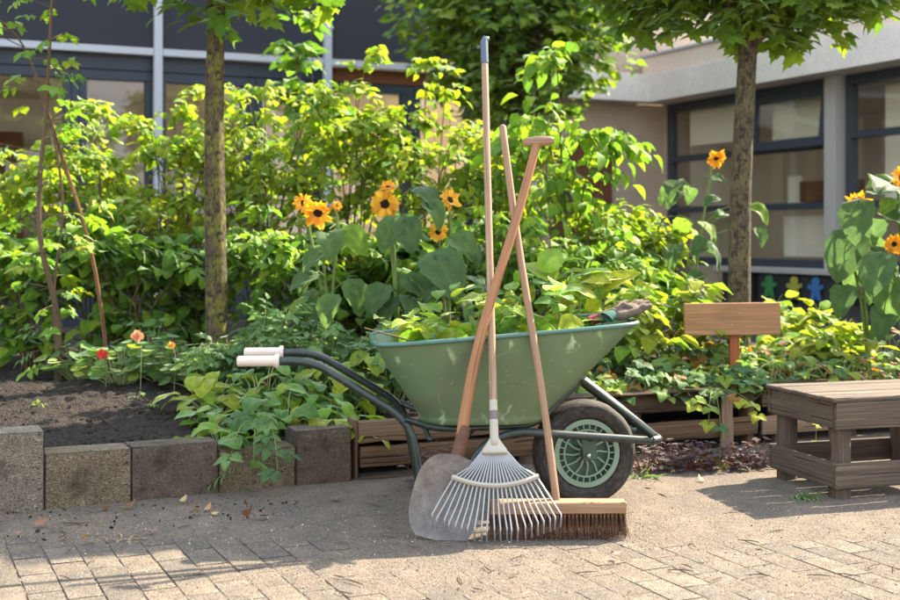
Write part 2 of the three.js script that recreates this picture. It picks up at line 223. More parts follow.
// ---------------------------------------------------------------- ground, paving, soil
struct('ground', gridSheet(40, 40, (a, b) => P((a - 0.5) * 90, -0.035 + 0.004 * vn(a * 90, b * 90), b * 60 - 8)), mat({ pair: T.soil, rep: 0.8, bump: 0.01, roughness: 1, color: 0xffeeda }));
const pavement = new THREE.Group(); pavement.name = 'pavement'; pavement.userData.kind = 'structure'; scene.add(pavement);
{
  const r = rng(5), geos = [], mats = [0xbfb4a8, 0xb7ada1, 0xb0a79d, 0xc3b6a6, 0xa79f96].map((c) => mat({ pair: T.paver, rep: 2.4, bump: 0.006, roughness: 0.95, color: c }));
  for (let k = 0; k < 6; k++) geos.push(roughBox(0.1035, 0.06, 0.2085, 2, [5, 1, 8], 0.0019, 40 + k));
  const ang = Math.atan2(Ad.x, Ad.z);
  for (let i = -40; i < 40; i++) for (let j = -30; j < 30; j++) {
    const c = V(0, 0, -4.1).addScaledVector(Bd, i * 0.105).addScaledVector(Ad, (j + (i & 1) * 0.5) * 0.211), d = -c.z, px = c.x / d;
    if (d < 3.5 || d > 4.75 || Math.abs(px) > 0.385) continue;
    const m = part('paver', geos[r.i(6)], mats[r.i(5)], pavement);
    m.position.set(c.x + r.s(0.0015), -0.03 + r.s(0.0012), c.z + r.s(0.0015)); m.rotation.set(r.s(0.004), ang + (r() < 0.5 ? Math.PI : 0) + r.s(0.005), r.s(0.006));
  }
  // sand lies in the joints and over many of the stones
  const sandH = (x, d) => { const n = fbm(x * 1.6 + 4, d * 2.2, 31, 4) - 0.5, cover = smooth((d - 4.2) / 0.4) * 0.01 + 0.0008 * smooth((x + 0.9) / 0.9); return 0.0002 + cover * 0.75 + n * 0.007 + 0.0022 * (vn(x * 60, d * 60, 33) - 0.5) + 0.004 * (fbm(x * 14, d * 14, 34, 3) - 0.5); };
  const dips = (x, d) => { const q = V(x, 0, 4.1 - d), i = q.dot(Bd) / 0.105, ii = Math.round(i), j = q.dot(Ad) / 0.211 - (ii & 1) * 0.5, a = (0.5 - Math.abs(i - ii)) * 0.105, b = (0.5 - Math.abs(j - Math.round(j))) * 0.211; return -0.0034 * clamp(1 - Math.min(a, b) / 0.0075) * (0.35 + 1.1 * fbm(x * 3, d * 3, 39, 2)); };
  const sand = part('sand', gridSheet(640, 330, (a, b) => { const d = b < 0.78 ? 3.4 + b / 0.78 * 1.25 : 4.65 + (b - 0.78) / 0.22 * 1.9, x = (a - 0.5) * lerp(3.5, 5, b); return P(x, sandH(x, d) + dips(x, d) * (1 - smooth((d - 4.2) / 0.4)) + 0.01 * smooth((d - 4.6) / 0.5), d); }), mat({ pair: T.paver, rep: 1.7, bump: 0.008, roughness: 1, color: 0xbbafa2 }), pavement);
  sand.userData.kind = 'stuff';
  struct('yard', gridSheet(2, 2, (a, b) => P((a - 0.5) * 30, -0.012, b * 13.4 - 10)), mat({ pair: T.paver, rep: 1.3, bump: 0.006, roughness: 1, color: 0xbbafa2 }));
  // loose grit and crumbs of soil
  const gg = new THREE.IcosahedronGeometry(1, 0), gn = 9000, grit = new THREE.InstancedMesh(gg, mat({ roughness: 1, color: 0xffffff }), gn), mm = new THREE.Matrix4(), cc = new THREE.Color();
  for (let i = 0; i < gn; i++) { const d = 3.4 + (r() ** 0.8) * 2.1, x = r.s(0.42) * d, s = 0.0008 + 0.0022 * r() ** 3; mm.compose(P(x, sandH(x, d) + 0.001 + s * 0.3, d), new THREE.Quaternion().setFromEuler(new THREE.Euler(r() * 6, r() * 6, r() * 6)), V(s * r.r(0.7, 1.6), s * 0.7, s * r.r(0.7, 1.6))); grit.setMatrixAt(i, mm); const g = r(); grit.setColorAt(i, cc.set(g < 0.45 ? 0x6b5d50 : g < 0.8 ? 0x9c8a74 : 0xcdbda6)); }
  grit.name = 'grit'; grit.castShadow = grit.receiveShadow = true; tag(grit, 'loose sandy grit scattered over the paving', 'grit', null, 'stuff'); scene.add(grit);
  const cn = 1300, clods = new THREE.InstancedMesh(gg, M.clod, cn); let k = 0;
  while (k < cn) { const x = r.r(-2.1, 2.2), q = 0.02 + r() ** 2.2 * 0.5, d = edgeD(x) - q; const dense = fbm(x * 4, d * 4, 37, 3); if (dense < 0.5 && r() < 0.75) continue; const s = 0.0015 + 0.005 * r() ** 4; mm.compose(P(x, sandH(x, d) + s * 0.4 + 0.003, d), new THREE.Quaternion().setFromEuler(new THREE.Euler(r() * 6, r() * 6, r() * 6)), V(s * r.r(0.6, 2.2), s * r.r(0.4, 0.8), s * r.r(0.6, 2.0))); clods.setMatrixAt(k++, mm); }
  clods.name = 'soil_crumbs'; clods.castShadow = clods.receiveShadow = true; tag(clods, 'dark soil crumbs spilled along the foot of the bed edging', 'soil', null, 'stuff'); scene.add(clods);
  struct('soil_bed', gridSheet(400, 280, (a, b) => { const x = a < 0.1 ? lerp(-4.2, -2.5, a * 10) : a < 0.75 ? lerp(-2.5, -0.2, (a - 0.1) / 0.65) : lerp(-0.2, 5.2, (a - 0.75) / 0.25), q = b < 0.75 ? 0.1 + b / 0.75 * 1.9 : 2 + (b - 0.75) * 14, d = edgeD(x) + q / 0.91, l = fbm(x * 22, d * 22, 23, 4); return P(x, bedH(x, d) + 0.035 * (l - 0.5) + 0.022 * Math.max(0, fbm(x * 9, d * 9, 24, 3) - 0.52), d); }), M.soil);
  const sn = 3600, sc = new THREE.InstancedMesh(gg, M.clod, sn);
  for (let i = 0; i < sn; i++) { const x = r.r(-2.6, -0.3), d = edgeD(x) + 0.16 + r() ** 1.3 * 1.7, s = 0.0022 + 0.009 * r() ** 5; mm.compose(P(x, bedH(x, d) + s * 0.3, d), new THREE.Quaternion().setFromEuler(new THREE.Euler(r() * 6, r() * 6, r() * 6)), V(s * r.r(0.8, 1.6), s * r.r(0.5, 0.9), s * r.r(0.8, 1.6))); sc.setMatrixAt(i, mm); }
  sc.name = 'soil_clods'; sc.castShadow = sc.receiveShadow = true; tag(sc, 'crumbly dark soil clods on the open part of the bed', 'soil', null, 'stuff'); scene.add(sc);
}

// ---------------------------------------------------------------- concrete blocks of the bed's edge
{
  const rows = [ // from x, to x, height, label
    [-1.98, -1.537, 0.318, M.concrete, 'tall pale grey concrete block, higher than the other edging blocks'],
    [-1.537, -1.242, 0.226, M.concreteB, 'brownish low concrete block next to the tall edging block'],
    [-1.242, -0.928, 0.228, M.concreteC, 'dark rough concrete block between two lighter brown edging blocks'],
    [-0.928, -0.634, 0.19, M.concreteB, 'concrete edging block with potato leaves hanging down over it'],
    [-0.634, -0.415, 0.25, M.concreteC, 'dark concrete block standing against the end of the timber crate edging'],
  ];
  rows.forEach(([x0, x1, h, m, label], i) => {
    const a = P(x0, 0, edgeD(x0)), b = P(x1, 0, edgeD(x1)), L = a.distanceTo(b), g = roughBox(L - 0.002, h, 0.16, 0, [22, 14, 8], 0.0034, i + 1);
    const o = part(numbered('concrete_block'), g, m, scene); o.position.copy(a).lerp(b, 0.5).add(V(0, h / 2 - 0.006, 0)).addScaledVector(Ad, -0.08 + (i === 0 ? 0.015 : 0) + hash(i, 3, 2) * 0.01); o.rotation.set(hash(i, 1, 9) * 0.03 - 0.015, TH + hash(i, 2, 9) * 0.02 - 0.01, hash(i, 4, 9) * 0.03 - 0.015);
    tag(o, label, 'concrete block', 'concrete blocks edging the bed');
  });
}
// ---------------------------------------------------------------- timber edging made of pallets stood on edge
function pallet(x0, x1, label, planks, posts, cap) {
  const g = thing('pallet_edging', label, 'pallet', P(x0, 0, edgeD(x0)), TH, 'old pallets edging the bed'), L = (x1 - x0) / Math.cos(TH), mm = [M.pallet, M.pallet2, M.pallet3];
  planks.forEach(([h0, h1, a, b, z, t], i) => { const m = part('plank', roughBox((b - a) * L, h1 - h0, t ?? 0.018, 0, [12, 2, 1], 0.003, 60 + i + x0 * 10), mm[(i + (x0 > 0 ? 1 : 0)) % 3], g); m.position.set((a + b) / 2 * L, (h0 + h1) / 2, z); m.rotation.z = (hash(i, 7, 5) - 0.5) * 0.02; });
  posts.forEach(([a, w, h0, h1, z, t], i) => { const m = part('post', roughBox(w, h1 - h0, t, 1, [2, 6, 1], 0.003, 80 + i + x0 * 10), mm[(i + 1) % 3], g); m.position.set(a * L, (h0 + h1) / 2, z); });
  if (cap) { const m = part('cap_plank', roughBox(L * 1.0, 0.022, 0.1, 0, [14, 1, 2], 0.003, 95), M.pallet3, g); m.position.set(L / 2, cap, -0.03); }
  return g;
}
pallet(-0.4, 0.42, 'short crate-like pallet behind the barrow leg, three rough boards', [[0.165, 0.262, 0.02, 1, -0.02], [0.062, 0.152, 0.03, 1, -0.018], [-0.02, 0.036, 0.02, 0.32, 0.01], [0.16, 0.25, 0.02, 1, -0.13], [0.05, 0.14, 0.02, 1, -0.13]], [[0.012, 0.02, -0.01, 0.272, -0.055, 0.1], [0.5, 0.09, 0, 0.25, -0.075, 0.08], [0.97, 0.09, 0, 0.25, -0.075, 0.08]]);
pallet(0.44, 1.52, 'long weathered pallet with a flat cap board under the strawberry leaves', [[0.2, 0.288, 0.02, 0.3, -0.02], [0.21, 0.292, 0.33, 0.98, -0.018], [0.06, 0.155, 0, 0.28, -0.02], [0.07, 0.165, 0.3, 1, -0.018], [0.19, 0.285, 0, 1, -0.13], [0.05, 0.15, 0, 1, -0.13]], [[0.28, 0.06, 0.02, 0.29, -0.05, 0.04], [0.42, 0.05, 0.02, 0.29, -0.07, 0.08], [0.83, 0.075, -0.01, 0.295, 0.004, 0.02], [0.97, 0.05, 0.02, 0.29, -0.07, 0.08]], 0.307);
pallet(1.54, 2.6, 'weathered pallet running on behind the low wooden stool', [[0.2, 0.288, 0, 0.6, -0.02], [0.2, 0.29, 0.62, 1, -0.022], [0.06, 0.155, 0, 1, -0.02], [0.19, 0.285, 0, 1, -0.13]], [[0.1, 0.07, 0, 0.29, -0.06, 0.06], [0.5, 0.07, 0, 0.29, -0.06, 0.06]], 0.307);

// ---------------------------------------------------------------- buildings
const corner = V(2.21, 0, -14.83);
{
  // long dark-screened facade; local x runs left from the inside corner, local z points to the yard
  const g = thing('school_building', 'dark screened building with white rails and posts behind the hedge', 'building', corner, TH);
  const bx = (name, s0, s1, h0, h1, z0, z1, m, par = g) => { const o = part(name, box(s1 - s0, h1 - h0, z1 - z0, 0, 0.004), m, par); o.position.set(-(s0 + s1) / 2, (h0 + h1) / 2, (z0 + z1) / 2); return o; };
  bx('plinth', 1.3, 13, -0.1, 0.85, -0.3, -0.02, M.frameB);
  bx('roof', -1, 13.4, 4.75, 5.05, -6, 0.25, M.plaster);
  bx('rear_wall', -1, 13, 0, 4.75, -3.2, -3, M.interior); bx('floor_slab', -1, 13, 0.0, 0.2, -3, -0.3, M.interior); bx('ceiling_slab', -1, 13, 2.66, 2.8, -3, -0.12, M.interior);
  bx('end_wall', 13, 13.3, -0.1, 4.75, -6, 0, M.taupe);
  const corn = bx('corner_wall', -1.2, 1.3, -0.1, 2.6, -0.3, 0.0, M.taupe); corn.userData.label = 'taupe plastered wall beside the inside corner';
  bx('corner_fascia', -0.0, 1.37, 2.6, 2.92, -0.3, 0.3, M.plaster); bx('upper_wall', -1.2, 1.37, 2.92, 4.75, -0.3, -0.05, M.taupe);
  const dr = bx('door', 0.35, 1.15, 0, 2.15, 0.004, 0.03, M.woodBrown); const ds = part('door_glass', box(0.09, 1.2, 0.012, 1, 0.002), M.frame, dr); ds.position.set(-0.2, 0.25, 0.018); const dh = part('door_handle', box(0.03, 0.18, 0.03, 1, 0.006), M.bolt, dr); dh.position.set(0.32, 0, 0.03);
  const posts = [1.42, 2.1, 3.88, 5.65, 7.42, 9.2, 11];
  posts.forEach((s) => bx('post', s - 0.04, s + 0.04, -0.1, 4.75, 0.03, 0.11, M.white));
  for (let i = 0; i < posts.length - 1; i++) {
    const a = posts[i], b = posts[i + 1];
    bx('rail', a + 0.043, b - 0.043, 2.83, 2.9, 0.03, 0.1, M.white);
    const sc = bx('screen', a + 0.043, b - 0.043, 2.915, 4.74, 0.035, 0.055, M.screen); sc.userData.label = 'dark grey sun screen above the white rail';
    bx('lintel', a - 0.03, b + 0.03, 2.68, 2.83, -0.12, -0.01, i === 1 ? M.woodBrown : M.frameB);
    const mid = a + (b - a) * 0.44;
    for (const [p, q] of b - a > 1 ? [[a + 0.03, mid - 0.04], [mid + 0.04, b - 0.03]] : [[a + 0.03, b - 0.03]]) {
      const w = bx('window_frame', p, q, 2.58, 2.675, -0.13, -0.02, M.frameB); const ww = q - p, up = (2.58 + 2.675) / 2;
      for (const [nx, wx] of [[-ww / 2 + 0.035, 0.07], [ww / 2 - 0.035, 0.07]]) { const o = part('stile', box(wx, 1.72, 0.1, 1, 0.004), M.frameB, w); o.position.set(nx, -0.9075, 0); }
      const o = part('sill', box(ww, 0.08, 0.12, 0, 0.004), M.frameB, w); o.position.set(0, 0.87 - up + 0.03, 0.002);
      const gl = part('pane', new THREE.BoxGeometry(ww - 0.15, 1.66, 0.004), M.glass, w); gl.position.set(0, 1.75 - up, -0.005);
    }
    bx('mullion', mid - 0.037, mid + 0.037, 0.85, 2.675, -0.16, -0.03, M.frameB);
  }
  // furniture-like pale blocks inside so that the panes show something
  [[4.2, 5.0, 0.9, 2.1], [6.0, 6.4, 0.4, 2.3], [6.7, 7.3, 0.8, 2.2], [8.2, 8.8, 0.6, 2.3]].forEach(([a, b, h0, h1], i) => { const o = bx('cupboard', a, b, h0 - 0.2, h1, -2.6, -2.1, i % 2 ? M.cream : M.woodBrown); void o; });
}
{
  // the wing with large panes, running towards the camera on the right; local x along A from the inside corner, local z to the yard (left)
  const g = thing('school_wing', 'plastered wing with large dark framed windows under a deep concrete fascia', 'building', corner, Math.atan2(-Ad.z, Ad.x));
  // local x = Ad, local z = direction facing the yard
  const yaw = Math.atan2(-Ad.z, Ad.x); g.rotation.y = yaw;
  const zs = V(0, 0, 1).applyAxisAngle(V(0, 1, 0), yaw).dot(Bd) > 0 ? -1 : 1;  // which local z faces the yard
  const bx = (name, s0, s1, h0, h1, q0, q1, m, par = g) => { const o = part(name, box(s1 - s0, h1 - h0, q1 - q0, 0, 0.004), m, par); o.position.set((s0 + s1) / 2, (h0 + h1) / 2, zs * (q0 + q1) / 2); return o; };   // q grows towards the yard
  const W = -0.4;                                                       // window plane sits back under the fascia
  bx('fascia', 0.05, 9, 2.6, 2.92, -3.5, 0, M.plaster); bx('parapet', 0.05, 9, 2.92, 3.14, -3.5, -0.05, M.paleBand); bx('flashing', 0.03, 9, 3.14, 3.17, -3.5, -0.02, M.white);
  bx('wall_pier', -0.35, 0.1, -0.1, 2.6, W - 0.3, W + 0.05, M.taupe);
  bx('plinth', 0.1, 9, -0.1, 0.12, W - 0.25, W + 0.04, M.plaster);
  bx('room_floor', 0, 9, 0.0, 0.1, -3.4, W - 0.25, M.interior); bx('room_wall', 0, 9, 0.1, 2.6, -3.5, -3.3, M.interior); bx('room_end_wall', -0.1, 0.1, 0.1, 2.6, -3.3, W - 0.3, M.cream);
  bx('far_end_wall', 9, 9.2, 0, 3.1, -3.5, 0, M.plaster);
  const bays = [[0.12, 2.9], [3.14, 4.6], [4.66, 6.2]];
  bays.forEach(([a, b], i) => {
    const f = bx('window_frame', a, b, 2.5, 2.6, W - 0.06, W + 0.04, M.frame), cy = 2.55, cx = (a + b) / 2, L = b - a;
    const sub = (name, x0, x1, h0, h1, t, m, dz = 0) => { const o = part(name, box(x1 - x0, h1 - h0, t, 0, 0.004), m, f); o.position.set((x0 + x1) / 2 - cx, (h0 + h1) / 2 - cy, zs * dz); return o; };
    sub('stile', a, a + 0.06, 0.12, 2.498, 0.1, M.frame); sub('stile', b - 0.06, b, 0.12, 2.498, 0.1, M.frame);
    const t1 = i > 0 ? 2.02 : 1.95;
    for (const [h0, h1] of [[t1 - 0.04, t1 + 0.03], [1.31, 1.38], [0.71, 0.8]]) sub('transom', a + 0.062, b - 0.062, h0, h1, 0.09, M.frame);
    const pane = (h0, h1, x0 = a + 0.065, x1 = b - 0.065) => { const o = part('pane', new THREE.BoxGeometry(x1 - x0, h1 - h0, 0.005), M.glass, f); o.position.set((x0 + x1) / 2 - cx, (h0 + h1) / 2 - cy, 0); };
    pane(1.39, t1 - 0.05); pane(0.81, 1.3); pane(0.14, 0.7);
    if (i) pane(t1 + 0.04, 2.49);
    else { // hopper sash standing a little open
      const SL = 1.18; pane(t1 + 0.04, 2.49, a + 0.065, 1.64); sub('mullion', 1.645, 1.715, t1 + 0.032, 2.498, 0.09, M.frame);
      const s = new THREE.Group(); s.name = 'open_sash'; f.add(s); s.position.set((1.72 + 2.9) / 2 - cx, -0.05, zs * 0.045); s.rotation.x = -zs * 0.09;
      const sp = (w, h, x, y) => { const o = part('sash_bar', box(w, h, 0.06, 0, 0.004), M.frame, s); o.position.set(x, y, 0); };
      sp(SL - 0.02, 0.07, 0, -0.035); sp(SL - 0.02, 0.1, 0, -0.52); sp(0.07, 0.4, -SL / 2 + 0.045, -0.27); sp(0.07, 0.4, SL / 2 - 0.045, -0.27);
      const o = part('pane', new THREE.BoxGeometry(SL - 0.16, 0.4, 0.005), M.glass, s); o.position.set(0, -0.27, 0);
    }
  });
  bx('column', 2.94, 3.1, 0, 2.6, W - 0.02, W + 0.14, M.column);
  const blinds = [[0.3, 1.5, 2.1, 2.5, -0.55], [1.8, 2.8, 2.0, 2.5, -0.55], [3.3, 4.5, 1.2, 2.5, -0.7], [1.9, 2.75, 0.82, 1.25, -0.62]];
  blinds.forEach(([a, b, h0, h1, q]) => bx('roller_blind', a, b, h0, h1, q - 0.02, q, M.cream));
  bx('cabinet', 2.0, 2.7, 1.4, 1.62, W - 0.6, W - 0.35, M.woodBrown); bx('folder', 1.75, 1.98, 1.39, 1.68, W - 0.45, W - 0.4, M.cream); bx('window_shelf', 0.2, 2.9, 1.345, 1.375, W - 0.7, W - 0.12, M.frame);
}
{ // low table outside with cut-out figures in front of it
  const base = (s, q) => corner.clone().addScaledVector(Ad, s).addScaledVector(Bd, -q);
  const t = thing('outdoor_table', 'long grey table top on dark boxes below the wing windows', 'table', base(2.4, -0.22), TH - Math.PI / 2);
  const a = part('table_top', box(1.9, 0.05, 0.36, 0, 0.006), M.column, t); a.position.y = 0.69;
  for (const x of [-0.6, 0, 0.62]) { const o = part('dark_box', box(0.5, 0.62, 0.28, 0, 0.01), M.darkBox, t); o.position.set(x, 0.34, 0); }
  const sh = new THREE.Shape(); sh.moveTo(-0.07, 0); sh.lineTo(-0.02, 0); sh.lineTo(0, 0.07); sh.lineTo(0.02, 0); sh.lineTo(0.07, 0); sh.lineTo(0.045, 0.12); sh.lineTo(0.1, 0.15); sh.lineTo(0.09, 0.19); sh.lineTo(0.035, 0.18); sh.absarc(0, 0.225, 0.048, -0.5, Math.PI + 0.5, false); sh.lineTo(-0.035, 0.18); sh.lineTo(-0.09, 0.19); sh.lineTo(-0.1, 0.15); sh.lineTo(-0.045, 0.12);
  const fg = new THREE.ExtrudeGeometry(sh, { depth: 0.012, bevelEnabled: true, bevelSize: 0.003, bevelThickness: 0.003, bevelSegments: 1 });
  [[2.40, 0x2a6a34, 'green'], [2.78, 0x8f8a2a, 'yellow'], [3.09, 0x285a8c, 'blue']].forEach(([s, c, n]) => { const o = part(numbered('cutout_figure'), fg, mat({ color: c, roughness: 0.7 }), scene); o.position.copy(base(s, -0.03)).setY(0.42); o.scale.setScalar(0.8); o.rotation.y = TH - Math.PI / 2 + 0.5; tag(o, n + ' cut-out figure fixed to the dark boxes under the table', 'figure', 'cut-out figures under the table'); });
}

// ---------------------------------------------------------------- wheelbarrow
const barrow = thing('wheelbarrow', 'green metal wheelbarrow with white grips, full of cut leaves', 'wheelbarrow', P(0.522, 0, 4.88), R(5));
const trayOutline = (k, a, inset = 0) => {                              // k 0 rim .. 1 floor, a angle
  const n = lerp(7, 4, k), c = Math.cos(a), s = Math.sin(a), pc = Math.sign(c) * Math.abs(c) ** (2 / n), ps = Math.sign(s) * Math.abs(s) ** (2 / n);
  const u0 = lerp(-0.82, -0.63, k ** 1.15), u1 = lerp(0.165, -0.2, k), u = lerp(u0 + inset, u1 - inset, (pc + 1) / 2), w = lerp(0.325, 0.205, k) * (1 - 0.1 * smooth((u + 0.3) / 0.5) * (1 - k)) - inset;
  return [u, ps * w];
};
const rimH = (u) => 0.647 + (u + 0.82) * 0.074;
function traySurface(inset, lift) {
  const pos = [], uv = [], idx = [], NA = 96, prof = [];
  for (let i = 0; i <= 12; i++) prof.push([i / 12 * 0.9, i / 12 * 0.9]);
  for (let i = 1; i <= 6; i++) { const t = i / 6 * Math.PI / 2; prof.push([0.9 + 0.1 * (1 - Math.cos(t)) * 1.0, 0.9 + 0.1 * Math.sin(t)]); }
  const rows = prof.map(([k, y]) => [k, y]); rows.push([1, 1, 0.66], [1, 1, 0.33], [1, 1, 0]);
  rows.forEach(([k, y, sc = 1]) => { for (let j = 0; j <= NA; j++) { const a = j / NA * Math.PI * 2; let [u, v] = trayOutline(k, a, inset); if (sc < 1) { u = lerp(-0.415, u, sc); v *= sc; } const h = lerp(rimH(u), 0.343, y) + lift * y; pos.push(u, h, v); uv.push(Math.abs(Math.cos(a)) > 0.9 ? v + 2 : u, h * 1.2); } });
  for (let i = 0; i < rows.length - 1; i++) for (let j = 0; j < NA; j++) { const a = i * (NA + 1) + j, b = a + NA + 1; idx.push(a, b, a + 1, b, b + 1, a + 1); }
  const g = new THREE.BufferGeometry(); g.setAttribute('position', new THREE.Float32BufferAttribute(pos, 3)); g.setAttribute('uv', new THREE.Float32BufferAttribute(uv, 2)); g.setIndex(idx); g.computeVertexNormals(); return g;
}
{
  const tray = part('tray', mergeGeometries([traySurface(0, 0), traySurface(0.004, 0.004)]), M.tray, barrow);
  const rp = []; for (let j = 0; j <= 120; j++) { const [u, v] = trayOutline(0, j / 120 * Math.PI * 2, -0.004); rp.push(V(u, rimH(u) + 0.002, v)); }
  const rim = part('rim', sweep(rp, 0.009, 8, { caps: false, up: V(0, 1, 0) }), M.rim, tray); void rim;
  const lipShape = sweep([V(0.165, 0.722, -0.15), V(0.172, 0.727, 0), V(0.165, 0.722, 0.15)], 0.012, 8, { flat: 0.5 }); part('pouring_lip', lipShape, M.rim, tray);
  for (const s of [-1, 1]) {
    const path = filleted([V(-1.19, 0.585, 0.17 * s), V(-1.045, 0.583, 0.172 * s), V(-0.69, 0.362, 0.225 * s), V(-0.625, 0.018, 0.252 * s), V(-0.545, 0.018, 0.25 * s), V(-0.43, 0.27, 0.215 * s), V(-0.3, 0.318, 0.19 * s), V(0.24, 0.262, 0.115 * s)], 0.09, 8);
    part('frame_tube', sweep(path, 0.0155, 12), M.tube, barrow);
    const gp = []; const gr = []; for (let i = 0; i <= 24; i++) { gp.push(V(-1.325 + i / 24 * 0.155, 0.586, 0.17 * s)); gr.push(i === 0 ? 0.014 : i === 24 ? 0.026 : i >= 22 ? 0.027 : i === 1 ? 0.0205 : 0.0195 + 0.0007 * (i % 2)); }
    const grip = part('grip', sweep(gp, gr, 16), M.grip, barrow); grip.userData.label = 'white plastic hand grip';
    part('brace', sweep([V(-0.055, 0.52, 0.165 * s), V(0.1, 0.4, 0.14 * s), V(0.245, 0.283, 0.122 * s)], 0.017, 4, { flat: 0.35, up: V(0, 0, 1) }), M.tube, barrow);
    part('tray_support', sweep(filleted([V(-0.71, 0.375, 0.236 * s), V(-0.6, 0.33, 0.19 * s), V(-0.22, 0.33, 0.15 * s), V(-0.04, 0.5, 0.15 * s)], 0.06), 0.012, 8), M.tube, barrow);
    const br = part('axle_bracket', box(0.055, 0.085, 0.006, 1, 0.003), M.wheelDark, barrow); br.position.set(0.006, 0.228, 0.083 * s); br.rotation.z = 0.08;
    const bo = part('axle_bolt', sweep([V(0, 0.204, 0.084 * s), V(0, 0.204, 0.096 * s), V(0, 0.204, 0.101 * s)], [0.011, 0.011, 0.006], 10), M.bolt, barrow); void bo;
    part('strap', sweep([V(0.01, 0.262, 0.084 * s), V(0.02, 0.287, 0.14 * s)], 0.012, 6, { flat: 0.4 }), M.tube, barrow);
  }
  part('front_loop', sweep(curve([V(0.24, 0.262, 0.115), V(0.275, 0.261, 0.08), V(0.282, 0.26, 0), V(0.275, 0.261, -0.08), V(0.24, 0.262, -0.115)], 24), 0.0165, 12), M.tube, barrow);
  part('cross_bar', sweep([V(-0.62, 0.3, -0.24), V(-0.62, 0.3, 0.24)], 0.011, 8), M.tube, barrow);
  // wheel
  const wheel = new THREE.Group(); wheel.name = 'wheel'; wheel.position.set(0, 0.204, 0); wheel.scale.set(1.04, 1.04, 1.04); wheel.rotation.y = R(7); barrow.add(wheel);
  const pr = []; for (let i = 0; i <= 48; i++) { const t = i / 48 * Math.PI * 2, c = Math.cos(t), s = Math.sin(t), e = 0.75; let r = 0.16 + 0.0372 * Math.sign(c) * Math.abs(c) ** e, y = 0.05 * Math.sign(s) * Math.abs(s) ** 0.85; if (c > 0.3) { const g = Math.sin(t * 26) > 0.35 ? -0.0022 : 0; r += g; y *= 1 + g * 3; } pr.push(new THREE.Vector2(r, y)); }
  part('tyre', new THREE.LatheGeometry(pr, 72).rotateX(Math.PI / 2), M.rubber, wheel);
  const ring = (r0, r1, z, t) => { const p = [[r0, z - t / 2], [r1, z - t / 2], [r1, z + t / 2], [r0, z + t / 2], [r0, z - t / 2]].map(([a, b]) => new THREE.Vector2(a, b)); return new THREE.LatheGeometry(p, 56).rotateX(Math.PI / 2).toNonIndexed(); };
  for (const s of [1, -1]) {
    const face = part('rim_face', (() => { const g = mergeGeometries([ring(0.108, 0.127, 0.034 * s, 0.012), ring(0.084, 0.09, 0.031 * s, 0.01)]); g.computeVertexNormals(); return g; })(), M.wheelGreen, wheel);
    const rib = box(0.024, 0.0045, 0.01, 0, 0.001), spoke = sweep([V(0.018, 0, 0), V(0.05, 0.006, 0.003), V(0.087, 0, 0)], [0.006, 0.004, 0.004], 6);
    for (let i = 0; i < 26; i++) { const o = part('rib', rib, M.wheelGreen, face), a = i / 26 * Math.PI * 2; o.position.set(Math.cos(a) * 0.099, Math.sin(a) * 0.099, 0.031 * s); o.rotation.z = a; }
    for (let i = 0; i < 12; i++) { const o = part('spoke', spoke, M.wheelGreen, face); o.position.z = 0.028 * s; o.rotation.z = i / 12 * Math.PI * 2; }
    part('dish', ring(0.02, 0.126, 0.012 * s, 0.004), M.wheelDark, wheel);
  }
  part('hub', sweep([V(0, 0, -0.06), V(0, 0, -0.05), V(0, 0, 0.05), V(0, 0, 0.06)], [0.012, 0.026, 0.026, 0.012], 20), M.wheelDark, wheel);
}

